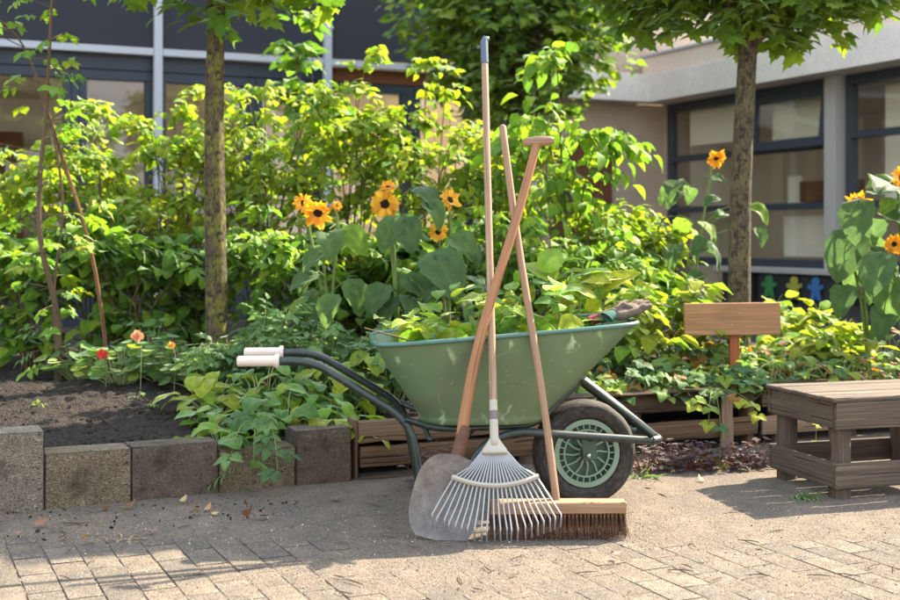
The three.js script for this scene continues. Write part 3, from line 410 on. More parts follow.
// ---------------------------------------------------------------- garden tools leaning on the barrow
const line = (a, b) => (t) => a.clone().lerp(b, t);
{ // leaf rake
  const foot = P(0.159, 0.0, 4.235), top = P(0.135, 1.826, 4.955), ax = top.clone().sub(foot).normalize(), L = foot.distanceTo(top), at = (s) => foot.clone().addScaledVector(ax, s);
  const g = thing('leaf_rake', 'leaf rake with a fan of zinc tines and a pale wooden handle', 'rake', foot), loc = (p) => p.clone().sub(foot);
  const hp = []; for (let i = 0; i <= 20; i++) hp.push(loc(at(lerp(0.49, L - 0.1, i / 20)))); part('handle', sweep(hp, 0.0135, 14), M.paleHandle, g);
  const cp = [loc(at(L - 0.112)), loc(at(L - 0.108)), loc(at(L - 0.01)), loc(at(L)).add(V(0.006, 0, 0)), loc(at(L + 0.004)).add(V(0.02, 0, 0))]; part('end_cap', sweep(cp, [0.0145, 0.0155, 0.0158, 0.0155, 0.008], 14), M.cap, g);
  part('sleeve', sweep([0.34, 0.36, 0.47, 0.5, 0.501].map((s) => loc(at(s))), [0.018, 0.0155, 0.0148, 0.0145, 0.0138], 14), M.ivory, g);
  part('sticker', sweep([0.43, 0.431, 0.462, 0.463].map((s) => loc(at(s))), [0.0145, 0.0156, 0.0154, 0.0145], 14, { caps: false }), mat({ color: 0x6f6260, roughness: 0.6 }), g);
  const side = V(1, 0, 0.02).addScaledVector(ax, -ax.x).normalize(), out = side.clone().cross(ax).normalize(); if (out.z < 0) out.negate();
  const fan = (x, s, z = 0) => loc(at(s)).addScaledVector(side, x).addScaledVector(out, z);
  part('ferrule', sweep([0.365, 0.35, 0.33, 0.316, 0.308].map((s) => loc(at(s))), [0.017, 0.026, 0.041, 0.047, 0.044], 20, { flat: 0.42, up: out }), M.ivory, g);
  const NT = 22;
  for (let i = 0; i < NT; i++) {
    const q = (i / (NT - 1)) * 2 - 1, j = hash(i, 2, 8) * 0.008 - 0.004, s1 = 0.2 + 0.032 * q * q, s2 = 0.05 + 0.05 * q * q + j;
    const tip = fan(0.222 * q + j, s2, 0.012), hook = tip.clone().add(V(0, 0, 0)).addScaledVector(ax, -0.014).addScaledVector(out, -0.006), end = hook.clone().add(V(j * 0.6, 0, 0)); end.y = Math.max(0.004, hook.y - 0.032); end.z -= 0.012;
    part('tine', sweep([fan(0.034 * q, 0.33), fan(0.088 * q, 0.265), fan(0.142 * q, s1), fan(0.185 * q, lerp(s1, s2, 0.55), 0.006), tip, hook, end], 0.0032, 5, { flat: 0.55, up: out }), M.zinc, g);
  }
  const cb = []; for (let i = 0; i <= 24; i++) { const q = i / 12 - 1; cb.push(fan(0.15 * q, 0.2 + 0.032 * q * q, 0.002)); } part('crossbar', sweep(cb, 0.0095, 6, { flat: 0.75, up: out }), M.ivory, g);
}
{ // round-mouthed shovel with a T grip
  const tip = P(-0.045, 0.002, 4.3), grip = P(0.328, 1.402, 4.71), ax = grip.clone().sub(tip).normalize(), L = tip.distanceTo(grip), g = thing('shovel', 'round mouth shovel with a bowed shaft and wooden T grip', 'shovel', tip), loc = (p) => p.clone().sub(tip);
  const at = (s) => tip.clone().addScaledVector(ax, s), side = V(1, 0, 0).addScaledVector(ax, -ax.x).normalize(), out = side.clone().cross(ax).normalize(); if (out.z < 0) out.negate();
  const bow = (t) => -0.02 * Math.sin(Math.PI * t) - 0.01 * Math.sin(2 * Math.PI * t);
  const sp = [], sr = []; for (let i = 0; i <= 28; i++) { const t = i / 28, s = lerp(0.32, L - 0.01, t); sp.push(loc(at(s)).addScaledVector(side, bow(t))); sr.push(lerp(0.0205, 0.0165, smooth(t * 1.4))); } part('shaft', sweep(sp, sr, 14), M.shaft, g);
  const gp = loc(grip), gd = V(0.99, 0.06, 0.1).normalize(), tp = []; for (let i = 0; i <= 10; i++) tp.push(gp.clone().addScaledVector(gd, (i / 10 - 0.46) * 0.118)); part('grip', sweep(tp, [0.009, 0.016, 0.0175, 0.019, 0.02, 0.0205, 0.02, 0.019, 0.018, 0.0165, 0.012], 14), M.redHandle, g);
  part('socket', sweep([0.25, 0.27, 0.33, 0.4, 0.402].map((s) => loc(at(s)).addScaledVector(side, -0.002)), [0.016, 0.024, 0.0235, 0.0228, 0.02], 14), M.rust, g);
  const NU = 26, NV = 20, pos = [], uv = [], idx = [];
  for (const [dz, f] of [[0, 0], [-0.003, 1]]) { const o = pos.length / 3;
    for (let i = 0; i <= NU; i++) for (let j = 0; j <= NV; j++) { const t = i / NU, v = j / NV * 2 - 1, w = 0.122 * Math.pow(clamp(1 - Math.abs((t - 0.47) / 0.53) ** 2.9), 0.42), x = v * w, s = t * 0.3 - 0.004, dish = 0.032 * (1 - v * v) * Math.sin(Math.PI * clamp(t * 0.9 + 0.1)) - 0.012 * t; const p = loc(at(s)).addScaledVector(side, x).addScaledVector(out, -dish * 1 + 0.02 + dz); p.y = Math.max(p.y, 0.001); pos.push(p.x, p.y, p.z); uv.push(x, s); }
    for (let i = 0; i < NU; i++) for (let j = 0; j < NV; j++) { const a = o + i * (NV + 1) + j, b = a + NV + 1; f ? idx.push(a, b, a + 1, b, b + 1, a + 1) : idx.push(a, a + 1, b, b, a + 1, b + 1); } }
  const bg = new THREE.BufferGeometry(); bg.setAttribute('position', new THREE.Float32BufferAttribute(pos, 3)); bg.setAttribute('uv', new THREE.Float32BufferAttribute(uv, 2)); bg.setIndex(idx); bg.computeVertexNormals(); part('blade', bg, M.blade, g);
}
{ // broom
  const g = thing('broom', 'wooden broom with stiff brown bristles standing before the wheel', 'broom', P(0.374, 0, 4.338), R(2)), r = rng(9);
  const head = part('head', (() => { const q = roughBox(0.47, 0.042, 0.078, 0, [16, 3, 5], 0.003, 7); return q; })(), mat({ pair: T.handleWood, rep: 5, repY: 1, bump: 0.001, roughness: 0.7, color: 0xf6e0cc }), g); head.position.set(0, 0.108, 0);
  const hb = V(-0.003, 0.118, -0.01), ht = P(0.2, 1.462, 4.765).sub(g.position).applyAxisAngle(V(0, 1, 0), -R(2)), hp = []; for (let i = 0; i <= 16; i++) hp.push(hb.clone().lerp(ht, i / 16).add(V(0.004 * Math.sin(i * 0.4), 0, 0)));
  hp.push(hp[16].clone().add(ht.clone().sub(hb).setLength(0.008))); part('handle', sweep(hp, [...Array(17).fill(0.0138), 0.006], 14), M.redHandle, g);
  const bits = [];
  for (let i = 0; i < 34; i++) for (let j = 0; j < 6; j++) for (let k = 0; k < 9; k++) {
    const x = (i / 33 - 0.5) * 0.452 + r.s(0.004), z = (j / 5 - 0.5) * 0.066 + r.s(0.004), lx = r.s(0.013) + (i < 2 ? -0.008 : i > 31 ? 0.008 : 0), lz = r.s(0.013) + (j - 2.5) * 0.004;
    bits.push(sweep([V(x, 0.092, z), V(x + lx * 0.4, 0.045, z + lz * 0.4), V(x + lx, 0.002 + r() * 0.009, z + lz)], [0.0011, 0.0010, 0.0005], 3, { caps: false }));
  }
  const br = part('bristles', mergeGeometries(bits), M.bristle, g); br.userData.kind = 'stuff';
}

// ---------------------------------------------------------------- low wooden stool
{
  const g = thing('wooden_stool', 'low grey weathered wooden stool with a boxed lower frame', 'stool', P(1.5, 0, 4.86), R(17)), L = 0.68, D = 0.5, b = (name, w, h, d, x, y, z, m, along, q) => { const o = part(name, roughBox(w, h, d, along, along === 1 ? [2, 6, 2] : along === 0 ? [14, 2, 3] : [3, 2, 12], 0.0032, q), m, g); o.position.set(x, y, z); return o; };
  const ys = 0.41, nS = 5, sw = D / nS;
  for (let i = 0; i < nS; i++) { const o = b('slat', L + 0.012 + hash(i, 1, 1) * 0.008, 0.019, sw - 0.006, L / 2 - 0.004 - hash(i, 1, 1) * 0.006, ys - 0.008 + hash(i, 3, 3) * 0.003, -sw * (i + 0.5), M.oldWood, 0, 200 + i); o.rotation.x = (hash(i, 2, 2) - 0.5) * 0.03; }
  b('apron', L, 0.106, 0.022, L / 2, 0.343, -0.011, M.oldWood, 0, 210); b('apron', 0.022, 0.102, D - 0.05, 0.011, 0.345, -D / 2, M.oldWood, 2, 211); b('apron', L, 0.1, 0.022, L / 2, 0.344, -D + 0.011, M.oldWood, 0, 212); b('apron', 0.022, 0.1, D - 0.05, L - 0.011, 0.344, -D / 2, M.oldWood, 2, 213);
  for (const [x, z] of [[0.058, -0.062], [0.058, -D + 0.062], [L - 0.058, -0.062], [L - 0.058, -D + 0.062]]) b('leg', 0.066, 0.39, 0.07, x, 0.194, z, M.oldWood, 1, 220 + x * 10 - z * 7);
  b('lower_board', L, 0.098, 0.022, L / 2, 0.108, -0.013, M.oldWood, 0, 230); b('lower_board', 0.022, 0.1, D - 0.05, 0.011, 0.11, -D / 2, M.oldWood, 2, 231); b('lower_board', L, 0.096, 0.022, L / 2, 0.112, -D + 0.011, M.oldWood, 0, 232); b('lower_board', 0.022, 0.096, D - 0.05, L - 0.011, 0.11, -D / 2, M.oldWood, 2, 233);
}
// ---------------------------------------------------------------- wooden name board on a post
{
  const x = 1.424, d = 6.32, g = thing('garden_sign', 'plain wooden board on a short post in the strawberry bed', 'sign', P(x, bedH(x, d), d), R(-1)), y = 0.627 - bedH(x, d);
  const o = part('board', box(0.482, 0.162, 0.028, 0, 0.004), M.sign, g); o.position.set(-0.006, y, 0.03); o.rotation.z = 0.012;
  for (const sx of [-0.012, 0.03]) { const k = part('screw', sweep([V(sx, y + 0.03 * (sx > 0 ? 1 : -1), 0.044), V(sx, y + 0.03 * (sx > 0 ? 1 : -1), 0.0462)], [0.004, 0.003], 8), M.bolt, g); void k; }
  const q = part('post', box(0.05, y + 0.05, 0.03, 1, 0.003), M.signPost, g); q.position.set(0.012, (y + 0.05) / 2 - 0.06, 0);
}
// ---------------------------------------------------------------- gloves on the lip of the tray
function sdfMesh(caps, res, box3, k) {
  const mc = new MarchingCubes(res, new THREE.MeshStandardMaterial(), false, false, 60000); mc.isolation = 0;
  const c = box3.getCenter(V()), s = box3.getSize(V()), half = Math.max(s.x, s.y, s.z) / 2, p = V(), q = V(); let i = 0;
  for (let z = 0; z < res; z++) for (let y = 0; y < res; y++) for (let x = 0; x < res; x++, i++) {
    p.set((x - res / 2) / (res / 2), (y - res / 2) / (res / 2), (z - res / 2) / (res / 2)).multiplyScalar(half).add(c); let f = 0;
    for (const [a, b, ra, rb] of caps) { q.copy(b).sub(a); const t = clamp(p.clone().sub(a).dot(q) / q.lengthSq()), dd = p.distanceTo(q.multiplyScalar(t).add(a)) - lerp(ra, rb, t); f += Math.exp(-dd / k); }
    mc.field[x + y * res + z * res * res] = k * Math.log(Math.max(f, 1e-30));
  }
  mc.update(); const g = new THREE.BufferGeometry(), n = mc.count * 3, pa = mc.positionArray.slice(0, n), na = mc.normalArray.slice(0, n), uv = new Float32Array(mc.count * 2);
  for (let j = 0; j < n; j += 3) { pa[j] = pa[j] * half + c.x; pa[j + 1] = pa[j + 1] * half + c.y; pa[j + 2] = pa[j + 2] * half + c.z; uv[j / 3 * 2] = pa[j] * 4; uv[j / 3 * 2 + 1] = pa[j + 1] * 4 + pa[j + 2] * 2; }
  g.setAttribute('position', new THREE.BufferAttribute(pa, 3)); g.setAttribute('normal', new THREE.BufferAttribute(na, 3)); g.setAttribute('uv', new THREE.BufferAttribute(uv, 2)); return g;
}
function glove(pos, rot, label, curl, cuffMat) {
  const g = thing('work_glove', label, 'glove', pos, 0, 'work gloves on the barrow'); g.rotation.set(...rot); const caps = [], y = (t) => 0.012 * Math.sin(t * 3);
  caps.push([V(-0.035, 0, -0.02), V(0.03, 0.004, -0.026), 0.019, 0.017], [V(-0.035, 0, 0.02), V(0.03, 0.004, 0.026), 0.019, 0.016], [V(-0.03, 0, 0), V(0.035, 0.006, 0), 0.02, 0.018]);
  [[-0.033, 0.062], [-0.011, 0.074], [0.011, 0.07], [0.032, 0.054]].forEach(([z, l], i) => { const a = V(0.035, 0.004, z), b = V(0.035 + l * 0.5, 0.01 + y(i) + curl * 0.4, z * 1.15), c = V(0.035 + l * 0.92, 0.006 + y(i) + curl * (1 + i * 0.3), z * 1.28); caps.push([a, b, 0.0115, 0.011], [b, c, 0.011, 0.0095]); });
  caps.push([V(-0.02, 0, -0.03), V(0.012, 0.008, -0.062), 0.014, 0.012], [V(0.012, 0.008, -0.062), V(0.04, 0.012, -0.07), 0.012, 0.01]);
  part('palm', sdfMesh(caps, 56, new THREE.Box3(V(-0.09, -0.1, -0.1), V(0.15, 0.1, 0.1)), 0.0035), M.glove, g);
  part('cuff', sweep([V(-0.048, 0.001, 0), V(-0.07, 0.002, 0.002), V(-0.082, -0.002, 0.004)], [0.032, 0.033, 0.037], 16, { caps: false, flat: 0.55, up: V(0, 1, 0) }), cuffMat, g);
}
glove(P(0.665, 0.757, 4.74), [0.25, 0.35, 0.12], 'brown work glove with a green cuff lying on the barrow lip', 0.004, M.gloveGreen);
glove(P(0.615, 0.745, 4.78), [-0.2, -0.25, 0.28], 'brown work glove with a red cuff tucked under the other glove', -0.008, M.gloveRed);

// ---------------------------------------------------------------- leaves
const fx = (px, d) => (px - 450) / 1250 * d, fh = (py, d) => 1.05 + (235 - py) / 1250 * d;   // metres from measured places at a known distance
function leafGrid({ w, rows = 6, half = 2, fold = 0.25, droop = 0.5, wave = 0, lobe = 0, ser = 0, seed = 1 }) {   // unit-long blade: base at 0, along +z, face up
  const pos = [], uv = [], idx = [], cols = half * 2; let y = 0, z = 0;
  for (let i = 0; i <= rows; i++) {
    const t = i / rows; if (i) { const a = droop * (t - 0.15); z += Math.cos(a) / rows; y -= Math.sin(a) / rows; }
    const ww = w(t) * (1 + ser * (i % 2 ? 1 : -1));
    for (let j = 0; j <= cols; j++) { const c = j / cols * 2 - 1, x = c * ww; pos.push(x, y + Math.abs(x) * fold + wave * (vn(t * 5 + seed * 9, c * 2 + seed) - 0.5), z - (lobe * Math.abs(c) ** 2 * (1 - t) ** 3)); uv.push(0.5 + c * 0.5, t); }
    if (i) for (let j = 0; j < cols; j++) { const a = (i - 1) * (cols + 1) + j, b = a + cols + 1; idx.push(a, b, a + 1, b, b + 1, a + 1); }
  }
  const g = new THREE.BufferGeometry(); g.setAttribute('position', new THREE.Float32BufferAttribute(pos, 3)); g.setAttribute('uv', new THREE.Float32BufferAttribute(uv, 2)); g.setIndex(idx); g.computeVertexNormals(); return g;
}
function fanLeaf(outline, cx, cz, curl, dip = 0) {                       // blade from an outline [x, z] round a centre
  const pos = [cx, dip, cz], uv = [0.5, 0.45], idx = [], n = outline.length;
  outline.forEach(([x, z]) => { const r = Math.hypot(x - cx, z - cz); pos.push(x, -curl * r * r + Math.abs(x) * 0.12, z); uv.push(0.5 + x, z); });
  for (let i = 0; i < n; i++) idx.push(0, 1 + (i + 1) % n, 1 + i);
  const g = new THREE.BufferGeometry(); g.setAttribute('position', new THREE.Float32BufferAttribute(pos, 3)); g.setAttribute('uv', new THREE.Float32BufferAttribute(uv, 2)); g.setIndex(idx); g.computeVertexNormals(); return g;
}
const xf = (g, s, rx, ry, rz, x, y, z) => g.clone().applyMatrix4(new THREE.Matrix4().compose(V(x, y, z), new THREE.Quaternion().setFromEuler(new THREE.Euler(rx, ry, rz)), V(s, s, s)));
const ov = (m, p, k) => (t) => m * Math.pow(Math.sin(Math.PI * Math.pow(t, p)), k) + 0.004;
const mapleOut = (k) => { const o = [[0.02, 0.0], [0.12, -0.05], [0.3, -0.02], [0.27, 0.12], [0.52, 0.22], [0.44, 0.33], [0.5, 0.52], [0.3, 0.48], [0.22, 0.58], [0.2, 0.75], [0.1, 0.78], [0, 1]]; return [...o.map(([x, z]) => [x * k, z]), ...o.slice(0, -1).reverse().map(([x, z]) => [-x * (k * 0.95), z * 0.98])]; };
const circ = (n, wav, s) => Array.from({ length: n }, (_, i) => { const a = -i / n * Math.PI * 2, r = 0.5 + wav * (hash(i, s, 4) - 0.5); return [Math.cos(a) * r, Math.sin(a) * r]; });
const ovateA = leafGrid({ w: ov(0.3, 0.72, 0.85), fold: 0.35, droop: 0.7, wave: 0.05, rows: 5, half: 1 }), ovateB = leafGrid({ w: ov(0.26, 0.75, 0.9), fold: 0.2, droop: 1.1, wave: 0.08, rows: 5, half: 1, seed: 4 });
const leaflet = leafGrid({ w: ov(0.27, 0.7, 0.9), fold: 0.3, droop: 0.5, rows: 4, half: 1, wave: 0.06, seed: 2 });
const pinn = (n, sp) => mergeGeometries([xf(leaflet, 0.42, 0.1, 0, 0, 0, 0, 0.6), ...Array.from({ length: n * 2 }, (_, i) => { const k = Math.floor(i / 2), s = i % 2 ? 1 : -1; return xf(leaflet, (0.28 + 0.06 * k) * (sp ?? 1), 0.15, s * 1.15, s * 0.2, s * 0.01, 0, 0.14 + k * 0.5 / n); }), sweep([V(0, 0, 0), V(0, 0.01, 0.62)], 0.008, 3, { caps: false })]);
const G = {
  ovate: [ovateA, ovateB, leafGrid({ w: ov(0.33, 0.68, 0.8), fold: 0.15, droop: 0.4, wave: 0.1, rows: 5, half: 1, seed: 8 })],
  long: [leafGrid({ w: ov(0.17, 0.8, 0.9), fold: 0.3, droop: 0.8, rows: 5, half: 1 }), leafGrid({ w: ov(0.16, 0.75, 0.9), fold: 0.2, droop: 1.3, rows: 5, half: 1, seed: 3 })],
  maple: [fanLeaf(mapleOut(1), 0, 0.3, 0.25), fanLeaf(mapleOut(0.9), 0, 0.3, 0.55, 0.02)],
  heart: [leafGrid({ w: ov(0.42, 0.58, 0.75), rows: 9, half: 3, fold: 0.18, droop: 1.0, wave: 0.2, lobe: 0.26, ser: 0.05 }), leafGrid({ w: ov(0.4, 0.6, 0.8), rows: 9, half: 3, fold: 0.3, droop: 1.4, wave: 0.22, lobe: 0.22, ser: 0.05, seed: 5 })],
  serrate: [leafGrid({ w: ov(0.34, 0.66, 0.8), rows: 13, half: 2, fold: 0.2, droop: 0.5, wave: 0.08, lobe: 0.1, ser: 0.06 }), leafGrid({ w: ov(0.32, 0.7, 0.8), rows: 13, half: 2, fold: 0.1, droop: 0.9, wave: 0.1, lobe: 0.08, ser: 0.07, seed: 6 })],
  round: [fanLeaf(circ(12, 0.06, 1), 0, 0, 0.25, -0.05), fanLeaf(circ(12, 0.1, 2), 0, 0, 0.1, -0.09)],
  trefoil: [0, 1].map((k) => mergeGeometries([xf(G0(k), 0.62, 0.1, 0, 0, 0, 0, 0.06), xf(G0(k), 0.56, 0.2, 1.75, 0.15, 0.03, 0, 0.02), xf(G0(k), 0.56, 0.2, -1.75, -0.15, -0.03, 0, 0.02)])),
  pinnate: [pinn(3), pinn(2, 1.2)],
  broad: [leafGrid({ w: ov(0.44, 0.55, 0.65), rows: 7, half: 2, fold: 0.12, droop: 0.7, wave: 0.14, lobe: 0.2 }), leafGrid({ w: ov(0.42, 0.6, 0.7), rows: 7, half: 2, fold: 0.25, droop: 1.0, wave: 0.12, lobe: 0.22, seed: 7 })],
};
function G0(k) { return leafGrid({ w: ov(0.42, 0.62, 0.7), rows: 6, half: 1, fold: 0.2, droop: 0.5 + k * 0.4, wave: 0.08, ser: 0.05, seed: k + 11 }); }
// leaf colours, linear
const C = (r, g, b) => new THREE.Color().setRGB(r, g, b), L = (r, g, b) => C(Math.min(0.56, r * 1.75), Math.min(0.62, g * 1.7), b * 0.9);
const PAL = {
  hedge: [L(0.29, 0.37, 0.025), L(0.27, 0.36, 0.025), L(0.24, 0.35, 0.025), L(0.18, 0.31, 0.025), L(0.32, 0.38, 0.03), L(0.14, 0.26, 0.03)],
  dark: [L(0.06, 0.14, 0.03), L(0.09, 0.19, 0.03), L(0.045, 0.11, 0.03), L(0.13, 0.24, 0.03)],
  mid: [L(0.14, 0.28, 0.035), L(0.18, 0.33, 0.035), L(0.1, 0.22, 0.04), L(0.24, 0.36, 0.035)],
  maple: [C(0.24, 0.44, 0.03), C(0.3, 0.5, 0.03), C(0.18, 0.36, 0.03), C(0.36, 0.53, 0.03), C(0.42, 0.56, 0.03)],
  blue: [L(0.1, 0.2, 0.1), L(0.13, 0.25, 0.13), L(0.08, 0.16, 0.09), L(0.16, 0.28, 0.13)],
  sun: [L(0.08, 0.15, 0.08), L(0.1, 0.18, 0.08), L(0.07, 0.13, 0.07), L(0.17, 0.28, 0.05)],
  lime: [L(0.36, 0.45, 0.035), L(0.28, 0.42, 0.04), L(0.42, 0.44, 0.05), L(0.2, 0.35, 0.04)],
  straw: [L(0.09, 0.19, 0.07), L(0.13, 0.25, 0.08), L(0.07, 0.15, 0.06), L(0.2, 0.31, 0.05), L(0.3, 0.36, 0.05), L(0.28, 0.12, 0.03)],
  berry: [L(0.08, 0.18, 0.08), L(0.11, 0.22, 0.09), L(0.06, 0.14, 0.07), L(0.15, 0.27, 0.08), L(0.24, 0.33, 0.05), L(0.28, 0.14, 0.03)],
  nast: [L(0.12, 0.25, 0.07), L(0.16, 0.3, 0.08), L(0.09, 0.2, 0.06), L(0.26, 0.35, 0.05)],
  purple: [C(0.09, 0.035, 0.035), C(0.13, 0.055, 0.045), C(0.06, 0.025, 0.03), C(0.16, 0.085, 0.06)],
};
const leafBase = () => ({ map: T.leaf[0], bumpMap: T.leaf[1], bumpScale: 0.0012, roughness: 0.93, transmission: 0.6, thickness: 0, ior: 1.4, clearcoat: 0.16, clearcoatRoughness: 0.4, side: THREE.DoubleSide, specularIntensity: 0.5 });
const leafWhite = new THREE.MeshPhysicalMaterial(leafBase()), leafMats = new Map();
const leafMat = (c) => { const k = c.getHexString() + c.r.toFixed(3); if (!leafMats.has(k)) leafMats.set(k, new THREE.MeshPhysicalMaterial({ ...leafBase(), color: c })); return leafMats.get(k); };
const stemMat = { green: mat({ color: 0x6d8040, roughness: 0.8 }), brown: mat({ color: 0x5f4c38, roughness: 0.9 }), red: mat({ color: 0x7a4a38, roughness: 0.8 }), pale: mat({ color: 0x9aa06a, roughness: 0.8 }) };

class Plant {
  constructor(name, label, category, x, d, { group, y, seed = 1, ind = 60, stem = 'green', stemName = 'stem' } = {}) { this.g = thing(name, label, category, P(x, y ?? bedH(x, d), d), 0, group); this.leaves = []; this.stems = []; this.r = rng(seed * 7 + 3); this.ind = ind; this.sm = stemMat[stem] ?? stem; this.stemName = stemName; }
  stem(pts, r0, r1 = r0 * 0.4, seg = 5) { this.stems.push(sweep(pts, pts.map((_, i) => lerp(r0, r1, i / (pts.length - 1))), seg, { caps: false })); }
  leaf(kind, pos, dir, nrm, len, pal) {
    const z = dir.clone().normalize(), x = nrm.clone().cross(z); if (x.lengthSq() < 1e-4) x.set(1, 0, 0).cross(z); x.normalize(); const y = z.clone().cross(x), m = new THREE.Matrix4().makeBasis(x, y, z).scale(V(len, len, len)).setPosition(pos);
    const w = pos.clone().add(this.g.position), px = w.x / -w.z, py = (1.05 - w.y) / -w.z, seen = Math.abs(px) < 0.365 && py > -0.19 && py < 0.3;
    this.leaves.push({ kind: kind + ':' + this.r.i(G[kind].length), m, c: PAL[pal][Math.min(PAL[pal].length - 1, Math.floor(this.r() * PAL[pal].length))], score: seen ? len / -w.z + 0.02 * (pos.z > 0 ? pos.z : pos.z * 0.6) / Math.max(0.3, this.spread ?? 0.5) : -1 });
  }
  finish() {
    if (this.stems.length) part(this.stemName, mergeGeometries(this.stems), this.sm, this.g);
    this.leaves.sort((a, b) => b.score - a.score);
    const geo = (k) => { const [n, i] = k.split(':'); return G[n][+i]; }, rest = new Map(); let n = 0;
    for (const l of this.leaves) {
      if (n < this.ind && l.score > 0) { n++; const m = part('leaf', geo(l.kind), leafMat(l.c), this.g); l.m.decompose(m.position, m.quaternion, m.scale); } else { if (!rest.has(l.kind)) rest.set(l.kind, []); rest.get(l.kind).push(l); }
    }
    for (const [k, list] of rest) { const im = new THREE.InstancedMesh(geo(k), leafWhite, list.length), c = new THREE.Color(); list.forEach((l, i) => { im.setMatrixAt(i, l.m); const f = this.r.r(0.85, 1.15); im.setColorAt(i, c.copy(l.c).multiplyScalar(f)); }); im.name = 'foliage'; im.castShadow = im.receiveShadow = true; im.userData.kind = 'stuff'; this.g.add(im); }
    return this.g;
  }
}
const rdir = (r, up = 0) => { const a = r() * Math.PI * 2; return V(Math.cos(a), up, Math.sin(a)); };
function shrub(o) {                                                      // arching stems, side twigs, leaves along the twigs
  const p = new Plant(o.name, o.label, o.cat ?? 'shrub', o.x, o.d, { group: o.group, seed: o.seed, ind: o.ind ?? 60, stem: o.stem ?? 'brown', y: o.y }), r = p.r; p.spread = o.r;
  for (let i = 0; i < o.stems; i++) {
    const a = (i + r()) / o.stems * Math.PI * 2 * 2.618, q = Math.sqrt(r()), end = V(Math.cos(a) * o.r * q, o.h * (1 - 0.3 * q * q) * r.r(0.72, 1.03), Math.sin(a) * o.r * q * (o.flat ?? 1)), mid = V(end.x * 0.35 + r.s(0.06), end.y * 0.62, end.z * 0.35 + r.s(0.06)), path = curve([V(r.s(0.06), -0.03, r.s(0.06)), mid, end, end.clone().add(V(end.x * 0.22 + r.s(0.05), -0.02 - (o.arch ?? 0.03), end.z * 0.22 + r.s(0.05)))], 10);
    p.stem(path, o.stemR ?? 0.006, 0.0015);
    const nT = o.twigs;
    for (let k = 0; k < nT; k++) {
      const t = lerp(o.bare ?? 0.15, 1, (k + r()) / nT), ii = Math.min(9, Math.floor(t * 10)), b = path[ii].clone().lerp(path[ii + 1], t * 10 - ii), out = b.clone().setY(0); if (out.lengthSq() > 1e-4) out.normalize();
      const dir = rdir(r, r.r(-0.1, 0.55)).addScaledVector(out, 0.7).normalize(), tl = r.r(0.5, 1.1) * (o.twig ?? 0.22) * (1.1 - 0.45 * t), c = b.clone().addScaledVector(dir, tl * 0.55).add(V(0, 0.02, 0)), e = b.clone().addScaledVector(dir, tl).add(V(0, -tl * (o.droop ?? 0.25), 0));
      p.stem([b, c, e], (o.stemR ?? 0.006) * 0.4, 0.001, 4);
      for (let n = 0; n <= o.nodes; n++) {
        const s = n / o.nodes, q2 = s < 0.5 ? b.clone().lerp(c, s * 2) : c.clone().lerp(e, s * 2 - 1), side = V(-dir.z, 0, dir.x);
        if (n === o.nodes) { p.leaf(o.leaf, q2, dir.clone().add(V(r.s(0.3), -r() * (o.hang ?? 0.6), r.s(0.3))), V(r.s(0.45), 0.7, r.s(0.45)).addScaledVector(dir, 0.3).addScaledVector(sunDir, 0.8), o.len * r.r(0.8, 1.15), o.pal); continue; }
        for (const sg of [-1, 1]) { if (r() < 0.12) continue; p.leaf(o.leaf, q2, dir.clone().multiplyScalar(0.5).addScaledVector(side, sg).add(V(r.s(0.3), -r() * (o.hang ?? 0.6), r.s(0.3))), V(r.s(0.5), 0.7, r.s(0.5)).addScaledVector(dir, 0.25).addScaledVector(sunDir, 0.8), o.len * r.r(0.45, 1.2), o.pal); }
      }
    }
  }
  return p.finish();
}
function rosette(o) {                                                    // leaves on stalks from the base
  const p = new Plant(o.name, o.label, o.cat ?? 'plant', o.x, o.d, { group: o.group, seed: o.seed, ind: o.ind ?? 24, stem: o.stem ?? 'pale', y: o.y, stemName: 'stalks' }), r = p.r; p.spread = o.r;
  for (let i = 0; i < o.n; i++) {
    const a = i * 2.4 + r.s(0.5), q = Math.sqrt((i + 0.3) / o.n), e = V(Math.cos(a) * o.r * q + r.s(0.02), o.h * r.r(0.3, 1.05) * (1 - (o.dome ?? 0.45) * q * q), Math.sin(a) * o.r * q + r.s(0.02)), b = V(e.x * 0.25, -0.01, e.z * 0.25), m = b.clone().lerp(e, 0.55).add(V(0, e.y * 0.25, 0));
    p.stem([b, m, e], o.sr ?? 0.0022, 0.0012, 4); const out = V(Math.cos(a), 0, Math.sin(a));
    if (o.leaf === 'round') p.leaf('round', e, rdir(r, 0), V(r.s(0.5), 1, r.s(0.5)).addScaledVector(out, 0.5 * q), o.len * r.r(0.6, 1.15), o.pal);
    else p.leaf(o.leaf, e, out.clone().add(V(r.s(0.6), r.s(0.3) - 0.1, r.s(0.6))), V(r.s(0.4), 1, r.s(0.4)).addScaledVector(out, 0.35 * q), o.len * r.r(0.65, 1.15), o.pal);
  }
  return p.finish();
}

